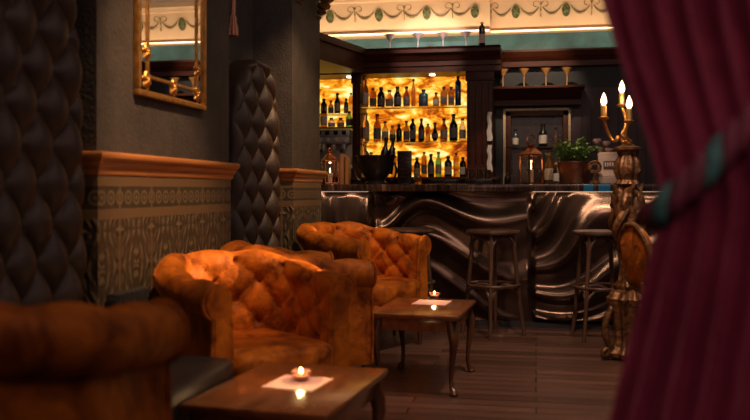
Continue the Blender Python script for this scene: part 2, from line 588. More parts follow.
# ------------------------------------------------------------------ plaster frieze, cove lip and garlands
FY = 8.46            # left stretch stands forward of the right one
XS = XatY(490, FY)
def frieze_section(mb, x0, x1, y):
    pr = [(y + .16, 2.66), (y - .030, 2.66), (y - .040, 2.68), (y - .02, 2.70), (y, 2.712), (y - .01, 2.80), (y - .03, 2.90), (y - .055, 2.985),
          (y - .09, 2.995), (y - .10, 3.02), (y - .12, 3.035), (y - .12, CEIL), (y + .16, CEIL)]
    mb.prism(pr, x0, x1, 'x')
m_ = MB(); frieze_section(m_, -2.7, XS, FY)
fr1 = struct('trim_3', m_, 'cream_plaster', 'cream plaster frieze with green garlands above the lit bottle shelves', 'frieze', True)
m_ = MB(); frieze_section(m_, XS, 2.7, FY + .09)
fr2 = struct('trim_4', m_, 'cream_plaster', 'cream plaster frieze with green garlands above the goblet shelf', 'frieze', True)

def frieze_y(z, y):
    return y - .004 - max(0, (z - 2.745)) * 0.17

def ornaments(par, y, centres, x_end0, x_end1):
    for i, xc in enumerate(centres):
        zc = 2.865
        m = MB()
        prof = [(0.0, 0.016), (0.5, 0.015), (0.78, 0.010), (0.82, 0.018), (0.95, 0.018), (1.0, 0.0)]
        rows = []
        for r_, h_ in prof:
            if r_ == 0:
                rows.append([m.b.verts.new((xc, frieze_y(zc, y) - h_, zc))]); continue
            rows.append([m.b.verts.new((xc + .040 * r_ * cos(a), frieze_y(zc + .064 * r_ * sin(a), y) - h_ + .004 * sin(5 * a) * (r_ < .9), zc + .064 * r_ * sin(a)))
                         for a in [2 * PI * q / 24 for q in range(24)]])
        for q in range(24):
            m.face([rows[0][0], rows[1][q], rows[1][(q + 1) % 24]])
        for a, b_ in zip(rows[1:], rows[2:]):
            for q in range(24):
                m.face([a[q], a[(q + 1) % 24], b_[(q + 1) % 24], b_[q]])
        m.build('medallion', 'medallion_green', par)
    sp = centres[1] - centres[0]
    for xc in list(centres) + [centres[-1] + sp, centres[0] - sp]:
        for sg in (-1, 1):
            xm = xc + sg * sp / 2
            if not (x_end0 < xm < x_end1): continue
            a_ = xc + sg * .05
            if not (x_end0 < a_ < x_end1): continue
            pts, rr = [], []
            for q in range(15):
                t = q / 14
                x = a_ + (xm - sg * .02 - a_) * t
                z = 2.905 - .075 * sin(PI * t) ** 0.8 - .0 * t
                pts.append((x, frieze_y(z, y) - .004, z)); rr.append(.004 + .009 * sin(PI * t))
            MB().tube(pts, rr, 6).build('garland', 'garland_green', par)
    seen = set()
    for xc in list(centres):
        for sg in (-1, 1):
            xm = round(xc + sg * sp / 2, 3)
            if any(abs(xm - q) < .05 for q in seen) or not (x_end0 < xm < x_end1): continue
            seen.add(xm)
            m = MB()
            for z0, w, h in ((2.80, .012, .05), (2.85, .020, .05), (2.90, .014, .06)):
                yy = frieze_y(z0, y)
                m.tube([(xm, yy - .004, z0), (xm, frieze_y(z0 + h / 2, y) - .006, z0 + h / 2), (xm, frieze_y(z0 + h, y) - .004, z0 + h)], [.004, w, .003], 8, flat=0.4)
            for s2 in (-1, 1):
                pts = []
                for q in range(12):
                    a = q / 11 * PI * 1.6
                    rr_ = .040 * (1 - .55 * q / 11)
                    pts.append((xm + s2 * (.045 + rr_ * cos(a + PI)), frieze_y(2.925 + rr_ * sin(a), y) - .004, 2.925 + rr_ * sin(a)))
                m.tube(pts, .0045, 5)
            m.build('palmette', 'garland_green', par)

cl = [XatY(p, FY) for p in (282, 330.6, 379.4, 427, 475)]
ornaments(fr1, FY, cl, -2.7, XS)
cr = [XatY(p, FY + .09) for p in (515.8, 566)]
cr.append(cr[1] * 2 - cr[0]); cr.append(cr[2] * 2 - cr[1]); cr.append(cr[3] * 2 - cr[2])
ornaments(fr2, FY + .09, cr, XS, 2.7)

# light strip tucked in the lip of the frieze
for nm, x0, x1, y, lab in (('a', -2.68, XS - .01, FY, 'thin glowing warm light strip along the frieze above the bottle shelves'),
                           ('b', XS + .01, 2.6, FY + .09, 'thin glowing warm light strip along the frieze above the goblet shelf')):
    tag(MB().box(x0, x1, y - .047, y - .039, 2.668, 2.677).build('led_strip', 'led_warm'), lab, 'light strip')

# ------------------------------------------------------------------ back bar (canopy, posts, onyx panels, shelves)
BY = 8.20
bb = thing('back_bar', 'dark mahogany back bar with canopy and amber backlit bottle shelves', 'back bar', (0, 0, 0))
X0b, X1b = -2.68, XatY(497, BY)
# canopy with moulded cornice
zc0, zc1 = 2.235, 2.46
m_ = MB()
prof = [(BY - .02, zc0), (BY - .06, zc0), (BY - .06, zc0 + .05), (BY - .075, zc0 + .06), (BY - .075, zc0 + .10), (BY - .10, zc0 + .12), (BY - .13, zc0 + .16),
        (BY - .16, zc0 + .175), (BY - .16, zc0 + .205), (BY - .18, zc1), (BACK, zc1), (BACK, zc0)]
m_.prism(prof, X0b, X1b + .04, 'x')
m_.build('canopy', 'mahogany', bb)
# angled wing of the canopy that comes forward at the left end of the bar
wing = [(-1.60, BY - .16), (-1.86, 6.98), (-2.0, 6.75), (-2.68, 6.75), (-2.68, BY - .16)]
MB().prism(wing, zc1 - .06, zc1, 'z').prism([(x - .03 if i < 3 else x, y) for i, (x, y) in enumerate(wing)], zc0, zc1 - .06, 'z').build('canopy_wing', 'mahogany', bb)
# base cabinet behind the counter
MB().box(X0b, X1b, BY - .05, BACK, 0, 1.195).box(X0b, X1b + .02, BY - .12, BACK, 1.195, 1.225, .006).build('base_cabinet', 'mahogany', bb)
# posts
def post(x0, x1):
    m = MB().box(x0, x1, BY - .03, 8.5, 1.225, zc0)
    m.box(x0 - .012, x1 + .012, BY - .045, BY, 1.225, 1.31, .006).box(x0 - .012, x1 + .012, BY - .045, BY, zc0 - .09, zc0, .006)
    n = max(1, int((x1 - x0) / .05))
    for i in range(n):
        xx = x0 + (i + .5) * (x1 - x0) / n
        m.box(xx - .012, xx + .012, BY - .044, BY - .028, 1.36, zc0 - .12, .005)
    return m.build('post', 'mahogany', bb)
pa0, pa1 = XatY(353, BY), XatY(361, BY)
pb0, pb1 = XatY(467, BY), XatY(493, BY)
post(pa0, pa1); post(pb0, pb1)
MB().box(-2.66, pb0, 8.49, 8.52, 1.225, zc0).build('backlit_panel', 'backlit_onyx', bb)
MB().box(-2.66, pb1, 8.52, BACK, 1.225, zc0).build('back_board', 'mahogany', bb)
SH1, SH2 = 1.575, 1.915      # two glass shelves; the cabinet top is the lowest
for z in (SH1, SH2):
    MB().box(pa1, pb0, BY + .0, 8.485, z - .010, z, .002).build('shelf', 'glass_shelf', bb)
LS1, LS2 = 1.725, 1.86
for z in (LS1,):
    MB().box(-2.66, pa0, BY + .0, 8.485, z - .012, z, .002).build('shelf', 'mahogany', bb)
MB().box(-2.66, pa0, BY + .0, 8.485, LS2 - .010, LS2, .002).build('shelf', 'glass_shelf', bb)
for px in (349, 432):
    x = XatY(px, BY + .08)
    MB().lathe([(.028, zc0 - .012), (.030, zc0 + .002)], 16, (x, BY + .1, 0)).build('downlight', 'downlight_glow', bb)

# ------------------------------------------------------------------ bottles
def ordinal(n):
    return ['first', 'second', 'third', 'fourth', 'fifth', 'sixth', 'seventh', 'eighth', 'ninth', 'tenth', 'eleventh', 'twelfth', 'thirteenth', 'fourteenth', 'fifteenth', 'sixteenth', 'seventeenth', 'eighteenth'][n]

def bottle(x, y, z, w, h, shape, gm, lm, cm, label, group, rz=0.0, M=None, cat='bottle'):
    t = thing('bottle', label, cat, (x, y, z), rz, group)
    r = w / 2
    nr = min(r * .42, .016)
    if shape == 'round':
        pf = [(r * .9, 0), (r, .006), (r, h * .55), (r * .92, h * .62), (nr * 1.2, h * .74), (nr, h * .78), (nr, h * .93)]
    elif shape == 'wine':
        pf = [(r * .9, 0), (r, .006), (r, h * .62), (r * .8, h * .69), (nr, h * .78), (nr, h * .94)]
    elif shape == 'squat':
        pf = [(r * .9, 0), (r, .008), (r, h * .60), (r * .85, h * .70), (nr * 1.1, h * .80), (nr, h * .88)]
    elif shape == 'slim':
        pf = [(r * .9, 0), (r, .006), (r, h * .80), (nr, h * .88), (nr, h * .95)]
    elif shape == 'globe':
        pf = [(r * .5, 0)] + [(r * max(.5, sin(PI * (0.14 + .72 * q / 8))), h * .62 * (q + .4) / 8.4) for q in range(9)] + [(nr, h * .72), (nr, h * .9)]
    else:  # square
        pf = [(r * .95, 0), (r, .006), (r, h * .68), (r * .9, h * .73), (nr * 1.3, h * .80), (nr, h * .83), (nr, h * .92)]
    lob = None; seg = 14
    if shape == 'square':
        seg = 20
        lob = lambda a, zz, rr: rr if rr < r * .6 else rr * min(1.16, 1 / max(abs(cos(a)), abs(sin(a))))
    MB().lathe(pf, seg, lobes=lob).build('body', gm, t)
    ztop = pf[-1][1]
    MB().lathe([(nr * 1.25, ztop - .006), (nr * 1.3, h - .003), (nr * 1.1, h)], 12).build('cap', cm, t)
    if lm:
        z0, z1 = h * .14, h * (.5 if shape != 'squat' else .46)
        if shape == 'globe': z0, z1 = h * .2, h * .42
        e = .0012
        if shape == 'square':
            m = MB().box(-r * .82, r * .82, -r * 1.0 - .004, -r * .9, z0, z1)
        else:
            m = MB().lathe([(r + e, z0), (r + e, z1)], seg)
        m.build('paper_label', lm, t)
    if M is not None:
        t.matrix_world = M
    return t

GL = {'clear': 'glass_clear', 'amber': 'glass_amber', 'brown': 'glass_brown', 'green': 'glass_green', 'rose': 'glass_rose', 'black': 'bottle_black', 'blue': 'bottle_blue', 'slate': 'bottle_slate'}
SHN = {'round': 'round-shouldered', 'wine': 'long-necked', 'squat': 'squat', 'slim': 'slim', 'globe': 'round-bellied', 'square': 'square'}
def row(items, Y, Z, where, group):
    items = sorted(items)
    for k, (px, wpx, hpx, shape, colr, lm, cm) in enumerate(items):
        d = Y / (CT + ST * (px - CX) / FPX)
        s_ = d / FPX
        x = XatY(px, Y)
        gaps = [abs(XatY(items[q][0], Y) - x) for q in (k - 1, k + 1) if 0 <= q < len(items)]
        lab = '%s %s bottle, %s from the left on the %s' % (SHN[shape], 'dark' if colr == 'black' else colr, ordinal(k), where)
        bottle(x, Y + random.uniform(-.01, .01), Z, min([wpx * s_ * 1.1] + [g * .93 for g in gaps]), hpx * s_ * 1.06, shape, GL[colr], lm, cm, lab, group, random.uniform(-.15, .15) if shape == 'square' else 0)

P, W_, G_ = 'paper_label', 'pale_label', 'grey_label'
D, O = 'cap_dark', 'cap_gold'
row([(365, 6.5, 29, 'wine', 'rose', W_, O), (373, 6, 19, 'slim', 'amber', G_, D), (381, 8, 20, 'squat', 'black', G_, D), (389.5, 7, 17, 'round', 'rose', P, D),
     (397.5, 8, 20, 'round', 'black', G_, D), (406.5, 7.5, 20, 'round', 'brown', G_, D), (413.5, 4, 27, 'wine', 'amber', None, D), (423.5, 11, 17, 'square', 'slate', None, D),
     (436, 5.5, 14, 'round', 'brown', P, D), (444, 6.5, 19, 'square', 'brown', G_, D), (451.3, 6.5, 19, 'square', 'brown', G_, D), (458, 5.5, 29, 'slim', 'blue', None, D)],
    8.33, SH2, 'top lit shelf', 'bottles on the top lit shelf')
row([(366, 6.5, 28, 'wine', 'rose', P, O), (377, 8, 27, 'round', 'brown', G_, D), (385, 6, 20, 'round', 'amber', P, D), (392.5, 6, 16, 'squat', 'brown', G_, O), (399, 6.5, 17, 'squat', 'black', None, D),
     (406.5, 6, 20, 'round', 'brown', G_, D), (413, 7.5, 22, 'square', 'black', G_, D), (421.5, 7, 22, 'round', 'black', G_, D), (428, 4.5, 17, 'slim', 'amber', None, D), (435, 11, 18, 'globe', 'black', G_, D),
     (444, 6.5, 22, 'round', 'brown', P, D), (453.5, 8.5, 26, 'round', 'black', G_, D), (462.5, 6, 22, 'round', 'rose', W_, O)],
    8.33, SH1, 'middle lit shelf', 'bottles on the middle lit shelf')
row([(371, 6, 24, 'wine', 'amber', P, O), (379, 7, 21, 'round', 'brown', None, D), (394, 5, 28, 'wine', 'amber', None, D), (417, 9, 19, 'squat', 'black', P, O), (424, 5, 24, 'slim', 'amber', G_, D), (431, 7, 22, 'round', 'black', G_, D),
     (438.5, 5.5, 24, 'wine', 'green', P, D), (448, 11, 20, 'square', 'black', P, D), (456, 5, 23, 'slim', 'amber', None, D), (462.8, 6, 19, 'square', 'black', W_, D)],
    8.29, 1.225, 'lowest lit shelf', 'bottles on the lowest lit shelf')
row([(324, 6, 15, 'squat', 'black', W_, D), (331, 5, 13, 'round', 'brown', G_, D), (337.5, 8, 20, 'round', 'black', P, D), (346, 6.5, 15, 'squat', 'slate', W_, D), (351, 4, 20, 'slim', 'rose', None, D)],
    8.33, LS2, 'upper shelf of the left bay', 'bottles on the upper shelf of the left bay')
row([(323.5, 6.5, 21, 'wine', 'brown', W_, D), (331.5, 6.5, 9, 'squat', 'rose', W_, O), (340.5, 6.5, 9, 'squat', 'amber', P, D), (349, 6, 15, 'round', 'green', G_, D)],
    8.25, LS1, 'lower shelf of the left bay', 'bottles on the lower shelf of the left bay')

# ------------------------------------------------------------------ martini glasses, tall bottle on the canopy; goblets on the shelf
def stem_glass(name, label, cat, loc, h, r, mats, group):
    t = thing(name, label, cat, loc, 0, group)
    MB().lathe([(r * .55, 0), (r * .55, .004), (.006, .012), (.0045, .03), (.0045, h * .56)], 16).build('stem', mats[1], t)
    MB().lathe([(.004, h * .56), (r * .5, h * .77), (r, h), (r * .97, h), (r * .47, h * .775), (.001, h * .58)], 20).build('bowl', mats[0], t)
    return t
YG = BY - .08
for i, px in enumerate((390, 418, 443, 466)):
    stem_glass('martini_glass', 'clear martini glass on the canopy top, %s from the left' % ordinal(i), 'glass', (XatY(px, YG), YG, zc1), .145, .058, ('rosy_glass', 'rosy_glass'), 'martini glasses on the canopy')
bottle(XatY(482, YG), YG, zc1, .062, .235, 'slim', 'bottle_black', 'pale_label', 'cap_gold', 'tall dark bottle with pale label standing on top of the canopy', None)
bw = thing('glass_dish', 'small clear glass dish on the canopy between martini glasses', 'dish', (XatY(430, YG), YG, zc1))
MB().lathe([(.02, 0), (.02, .006), (.035, .03), (.032, .03), (.016, .008)], 16).build('bowl', 'glass_clear', bw)
MB().lathe([(.012, .008), (.02, .018), (.0, .022)], 10).build('filling', 'wax', bw)

# shelf with cornice over the display niche
SY = 8.50
sx0, sx1 = XatY(488, 8.3), XatY(585, 8.3)
zs0, zs1 = ZatY(535, 104, 8.3), ZatY(535, 86, 8.3)
gs = thing('goblet_shelf', 'dark moulded wooden shelf over the display niche holding gold goblets', 'shelf')
MB().prism([(8.62, zs0), (8.42, zs0), (8.42, zs0 + .05), (8.39, zs0 + .075), (8.36, zs0 + .10), (8.33, zs0 + .115), (8.30, zs1 - .025), (8.62, zs1 - .025)], sx0 + .02, sx1 - .03, 'x').build('cornice', 'mahogany', gs)
MB().box(sx0, sx1, 8.26, 8.62, zs1 - .025, zs1, .004).build('shelf_board', 'mahogany', gs)
for i, px in enumerate((503, 524, 546, 567)):
    stem_glass('goblet', 'gold rimmed cocktail goblet, %s from the left on the niche shelf' % ordinal(i), 'goblet', (XatY(px, 8.36), 8.36, zs1), .175, .055, ('gold_glass', 'gold_glass'), 'gold goblets on the niche shelf')

# beam above the goblets
zb0, zb1 = ZatY(550, 66, 8.5), ZatY(550, 50, 8.5)
struct('trim_5', MB().prism([(8.62, zb0), (8.50, zb0), (8.50, zb0 + .05), (8.46, zb0 + .09), (8.43, zb1 - .02), (8.43, zb1), (8.62, zb1)], X1b + .04, 2.7, 'x'), 'mahogany', 'dark wooden beam moulding along the wall above the gold goblets', 'trim')
# wall skins below the beam: dark slate behind the shelf, plum panelling to the right of the niche
nx0, nx1 = XatY(503, SY), XatY(571, SY)
nz1 = ZatY(535, 108, SY)
struct('wall_panel', MB().box(X1b, 2.7, SY + .08, BACK - .002, zs1, zb0), 'wall_slate', 'slate painted wall behind the gold goblets', 'wall')
m_ = MB().box(nx1, 2.7, SY + .04, BACK - .002, 0, zs1)
for i in range(24):
    x = nx1 + .03 + i * .085
    m_.box(x, x + .075, SY + .030, SY + .041, 0.9, zs0 - .02, .003)
struct('wall_panel', m_, 'wall_plum', 'plum brown boarded wall to the right of the display niche', 'wall')
struct('wall_panel', MB().box(X1b - .03, nx0, SY + .04, BACK - .002, 0, zs1).box(nx0, nx1, SY + .04, BACK - .002, nz1, zs1).box(nx0, nx1, SY + .04, BACK - .002, 0, 1.0), 'wall_slate', 'slate wall surrounding the display niche', 'wall')

nc = thing('display_niche', 'dark framed display niche behind the copper lantern and plant', 'cabinet')
fw = .026
MB().box(nx0, nx0 + fw, SY, SY + .05, 1.0, nz1, .006).box(nx1 - fw, nx1, SY, SY + .05, 1.0, nz1, .006).box(nx0, nx1, SY, SY + .05, nz1 - fw, nz1, .006).build('frame', 'paper_label', nc)
MB().box(nx0 + fw, nx0 + fw + .05, SY + .01, SY + .05, 1.0, nz1 - fw, .006).box(nx1 - fw - .05, nx1 - fw, SY + .01, SY + .05, 1.0, nz1 - fw, .006).box(nx0 + fw, nx1 - fw, SY + .01, SY + .05, nz1 - fw - .05, nz1 - fw, .006).build('inner_frame', 'mahogany', nc)
MB().box(nx0 + fw, nx1 - fw, 8.605, 8.618, 1.0, nz1 - fw).build('back_panel', 'display_black', nc)
nsz = ZatY(520, 147, 8.54)
MB().box(nx0 + fw, nx1 - fw, SY + .01, 8.61, nsz - .012, nsz).build('shelf', 'mahogany', nc)
row([(515.5, 5.5, 17, 'round', 'slate', W_, D), (543, 7.5, 22, 'round', 'black', W_, D), (556, 5, 18, 'wine', 'rose', None, D)], 8.56, nsz, 'shelf inside the display niche', 'bottles in the display niche')

# ------------------------------------------------------------------ bar counter with sculpted bronze front
BF = 6.90
bar = thing('bar_counter', 'long bar counter with dark polished top and sculpted bronze wave front', 'bar')
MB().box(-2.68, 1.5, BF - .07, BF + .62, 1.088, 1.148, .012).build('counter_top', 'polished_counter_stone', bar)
MB().box(-2.68, 1.5, BF + .09, BF + .56, 0.0, 1.088).build('carcass', 'iron_black', bar)
MB().box(-2.68, 1.5, BF + .02, BF + .06, 0.0, .04).build('plinth', 'iron_black', bar)
seam = XatY(531.5, BF)
seam2 = XatY(372, BF)
def relief(x, z, k):
    """height of the flowing ridges"""
    if k == 1:      # right panel: level bands below, sweeping up to the right above
        sw = 1 / (1 + math.exp(-(x - .12 - .25 * (1 - z)) * 8))
        ph = z * 5.2 - 2.2 * sw * z + .32 * sin(2.6 * x + 3 * z) + .13 * sin(6 * x - 4 * z + 1)
    elif k == 0:    # middle panel: slow S-shaped bands, a fan of short ribs at the upper left
        fan = math.exp(-((x + 1.42) / .30) ** 2) * min(1, max(0, (z - .45) / .3))
        ph = z * 2.7 + .50 * sin(2.5 * x + 1.2) + .30 * sin(4.6 * x + 2.4 * z + 2) + fan * (7.0 * (x + 1.42) + .8 * z)
    else:           # left panel
        ph = 3.6 * x + 1.2 * z + .5 * sin(4 * z + x)
    q = ph - math.floor(ph)
    am = .65 + .35 * sin(1.9 * x + 3.7 * z + 2.1 * sin(1.3 * x - 2 * z))
    ridge = (0.5 - 0.5 * cos(2 * PI * (q ** 1.35))) ** 1.5
    return ridge * .085 * am + .016 * sin(3 * x + 5 * z)
for k, (a, b_) in enumerate(((seam2, seam), (seam, 1.48), (-2.66, seam2))):
    nx = int((b_ - a) / .011)
    m = MB()
    def fn(u, v):
        x = a + (b_ - a) * u; z = .02 + 1.066 * v
        e = min(1, min(u, 1 - u) * (b_ - a) / .03) * min(1, (1 - v) / .04 + .05) * min(1, v / .05)
        return (x, BF + .06 - relief(x, z, k) * e, z)
    m.grid(nx, 100, fn)
    m.build('front_panel', 'bronze_relief', bar, recalc=False)
# warm strips under the overhang
for x0, x1 in ((seam + .01, 1.45), (-2.6, seam2 - .02)):
    MB().box(x0, x1, BF - .062, BF - .056, 1.084, 1.089).build('light_strip', 'led_dim', bar)

# ------------------------------------------------------------------ things on the counter
CT_Z = 1.148
def lantern(label, loc, rz, w, hb, hr, ring):
    t = thing('lantern', label, 'lantern', loc, rz)
    r = w / 2
    m = MB()
    m.box(-r, r, -r, r, 0, .016, .003)
    for sx in (-1, 1):
        for sy in (-1, 1):
            m.box(sx * r - .006, sx * r + .006, sy * r - .006, sy * r + .006, .01, hb)
    m.box(-r - .004, r + .004, -r - .004, r + .004, hb, hb + .012, .003)
    m.build('frame', 'copper_dark', t)
    MB().lathe([(r * 1.52, hb + .012), (r * .55, hb + hr * .75), (r * .35, hb + hr * .78), (r * .35, hb + hr * .92), (r * .45, hb + hr), (0, hb + hr + .01)], 4, a0=PI / 4).build('roof', 'copper', t)
    zz = hb + hr + ring
    MB().tube([(ring * cos(a), 0, zz + ring * sin(a)) for a in [2 * PI * q / 20 for q in range(20)]], .006, 8, closed=True).build('ring_handle', 'copper', t)
    for (x0, x1, y0, y1) in ((-r, r, -r - .001, -r + .001), (-r - .001, -r + .001, -r, r), (r - .001, r + .001, -r, r)):
        MB().box(x0, x1, y0, y1, .02, hb).build('glass_pane', 'glass_clear', t)
    c = thing('candle', None, None, (0, 0, 0)) if False else None
    cd = MB().lathe([(.022, .016), (.022, hb * .50), (.018, hb * .52), (.003, hb * .51), (.0, hb * .51)], 16).build('candle', 'wax', t)
    MB().lathe([(.001, hb * .52), (.007, hb * .58), (.005, hb * .66), (.0, hb * .76)], 10).build('flame', 'flame', cd)
    return t
YC = 7.18
lantern('copper lantern with large ring handle and lit candle beside the potted plant', (XatY(531, YC), YC, CT_Z), R(38), .135, .235, .09, .042)
lantern('copper lantern with lit candle at the far left end of the bar counter', (XatY(330, YC), YC, CT_Z), R(30), .118, .195, .09, .014)
bds = thing('chopping_board', 'upright brown wooden board beside the lantern at the left counter end', 'board', (XatY(343, YC + .05), YC + .05, CT_Z), 0, None)
MB().box(-.018, .018, -.06, .06, 0, .265, .006).build('panel', 'board_wood', bds)
b2 = thing('chopping_board', 'upright orange wooden board standing nearer the dark ice bucket', 'board', (XatY(347.8, YC + .05), YC + .05, CT_Z), 0, None)
MB().box(-.014, .014, -.05, .05, 0, .245, .006).build('panel', 'board_wood', b2)

# espresso machine on the back cabinet, left bay
em = thing('espresso_machine', 'steel espresso machine under the shelf at the left end of the back bar', 'coffee machine', (XatY(334, 8.2), 8.2, 1.2255))
em.scale = (.88, .9, 1)
m_ = MB().box(-.20, .20, -.10, .14, .40, .47, .012).box(-.20, .20, .06, .14, 0, .40, .01).box(-.20, .20, -.10, .14, 0, .06, .01)
m_.build('body', 'steel', em)
for i in range(4):
    MB().box(-.17 + i * .095, -.12 + i * .095, -.108, -.10, .415, .455, .003).build('button_panel', 'display_black', em)
MB().box(-.19, .19, -.09, .08, .33, .40, .012).build('group_rail', 'steel', em)
for i in range(4):
    MB().lathe([(.020, -.02), (.022, 0), (.016, .012)], 14, M=Matrix.Translation((-.14 + i * .095, -.10, .365)) @ Matrix.Rotation(R(90), 4, 'X')).build('knob', 'pale_label', em)
for i in range(3):
    g = MB().lathe([(.028, .26), (.034, .28), (.034, .335)], 14, (-.12 + i * .12, -.03, 0)).build('group_head', 'steel', em)
    MB().tube([(-.12 + i * .12, -.03, .275), (-.12 + i * .12, -.12, .262), (-.12 + i * .12, -.17, .25)], [.012, .012, .015], 8).build('portafilter', 'display_black', g)

# big dark ice bucket with two necks and a rose bottle
YB = 7.2
xb = XatY(376, YB)
bk = thing('ice_bucket', 'large dark flared champagne bucket with scroll sides on the bar counter', 'ice bucket', (xb, YB, CT_Z))
MB().lathe([(.07, 0), (.095, .004), (.095, .018), (.075, .032), (.092, .055), (.128, .11), (.148, .17), (.160, .225), (.172, .240), (.174, .248), (.164, .248), (.146, .20), (.12, .12), (.06, .065), (0, .06)], 32,
           lobes=lambda a, z, r: r * (1 + .03 * sin(12 * a + 20 * z))).build('bowl', 'dark_metal', bk)
for sg in (-1, 1):
    pts = []
    for q in range(16):
        a = -PI * .5 + q / 15 * PI * 1.25
        pts.append((sg * (.13 + .05 * cos(a)), -.02, .12 + .085 * sin(a)))
    MB().tube(pts, .010, 8).build('handle', 'dark_metal', bk)
for i, (px0, px1, mt, cp_, lab) in enumerate(((383, 387.5, 'bottle_black', 'cap_dark', 'dark bottle neck leaning right in the ice bucket, left of its pair'), (388.5, 393.5, 'bottle_black', 'cap_dark', 'dark bottle neck leaning right in the ice bucket, nearer the menu board'), (370, 361, 'glass_rose', 'cap_gold', 'rose pink bottle leaning left out of the ice bucket'))):
    p0 = Vector((XatY(px0, YB), YB + .045 * (i - 1), CT_Z + .09)); xt = XatY(px1, YB)
    p1 = Vector((xt, YB + .045 * (i - 1), CT_Z + (.40 if i < 2 else .37)))
    dirv = (p1 - p0).normalized()
    q = Vector((0, 0, 1)).rotation_difference(dirv)
    t = bottle(0, 0, 0, .07, (p1 - p0).length, 'round', mt, None, cp_, lab, 'bottles in the ice bucket')
    t.location = p0; t.rotation_mode = 'QUATERNION'; t.rotation_quaternion = q

mn = thing('menu_board', 'black upright menu board on the bar counter right of the ice bucket', 'menu board', (XatY(404.5, 7.15), 7.15, CT_Z), 0)
MB().box(-.062, .062, -.006, .006, .012, .285, .004).build('panel', 'display_black', mn)
m_ = MB()
for z in (.235, .20, .165, .13, .095, .06):
    m_.box(-.045, .045, -.0075, -.0055, z, z + .006)
m_.build('rule_lines', 'mahogany', mn)
MB().box(-.05, .05, -.03, .03, 0, .014, .003).build('stand', 'display_black', mn)

jr = thing('jar', 'small amber jar with gold lid on the counter right of the menu board', 'jar', (XatY(418, 7.2), 7.2, CT_Z))
MB().lathe([(.030, 0), (.034, .006), (.034, .05), (.028, .06)], 16).build('body', 'glass_amber', jr)
MB().lathe([(.030, .058), (.030, .075), (.026, .078)], 16).build('lid', 'cap_gold', jr)
tr = thing('tray', 'low black serving tray on the counter below the lit shelves', 'tray', (XatY(445, 7.1), 7.1, CT_Z))
MB().box(-.12, .12, -.10, .10, 0, .012, .004).build('base', 'display_black', tr)
MB().box(-.12, .12, -.10, -.088, .008, .04, .003).box(-.12, .12, .088, .10, .008, .04, .003).box(-.12, -.108, -.10, .10, .008, .04, .003).box(.108, .12, -.10, .10, .008, .04, .003).build('rim', 'display_black', tr)
# a black box of upturned tumblers
tb = thing('tray', 'black box tray holding upturned tumblers at the foot of the pillar', 'tray', (XatY(479, 7.15), 7.15, CT_Z))
MB().box(-.11, .11, -.08, .08, 0, .045, .006).build('base', 'display_black', tb)
for i, px in enumerate((472, 480, 488)):
    g = thing('tumbler', ['clear upturned tumbler nearest the slim dark bottle on the box tray', 'clear upturned tumbler in the middle of the box tray', 'clear upturned tumbler nearest the white cloth on the box tray'][i], 'glass', (XatY(px, 7.13), 7.13, CT_Z + .045), 0, 'upturned tumblers')
    MB().lathe([(.030, 0), (.026, .07), (.022, .075), (.0, .075)], 16).build('body', 'glass_clear', g)
# two hanging white cloths on the pillar
for i, (y0, y1) in enumerate(((141, 112), (172, 145))):
    Yp = BY - .075
    x = XatY(489.5, Yp); z0 = ZatY(489, y0, Yp); z1 = ZatY(489, y1, Yp)
    t = thing('hanging_cloth', ('upper' if i == 0 else 'lower') + ' narrow white cloth hung on the right edge of the dark pillar', 'cloth', (x, Yp, z0), 0, 'white cloths hung on the pillar')
    h = z1 - z0
    def fn(u, v):
        a = 2 * PI * u
        w = .024 * (0.75 + .25 * (1 - v)) * (1 + .1 * sin(9 * v))
        return (w * cos(a) + .004 * sin(14 * v), .009 * sin(a) * (1 + .5 * sin(3 * a)), h * v)
    mb = MB(); rr_ = mb.grid(16, 14, fn, True); mb.face(rr_[0]); mb.face(rr_[-1])
    mb.build('towel', 'white_cloth', t)
    MB().tube([(0, 0, h - .005), (0, .02, h + .012), (0, .034, h + .006)], .005, 6).build('hook', 'dark_metal', t)

# bottles right of the lantern
bottle(XatY(507, YC), YC, CT_Z, .045, .10, 'round', 'bottle_black', None, 'cap_dark', 'small dark bottle left of the ring handled lantern', None)
bottle(XatY(549, 7.2), 7.2, CT_Z, .075, .26, 'round', 'glass_amber', 'paper_label', 'cap_gold', 'tall amber bottle between the ring handled lantern and potted plant', None)
bottle(XatY(556, 7.04), 7.04, CT_Z, .05, .175, 'round', 'glass_clear', 'pale_label', 'cap_gold', 'slim clear bottle with beaded pale label touching the plant pot', None)

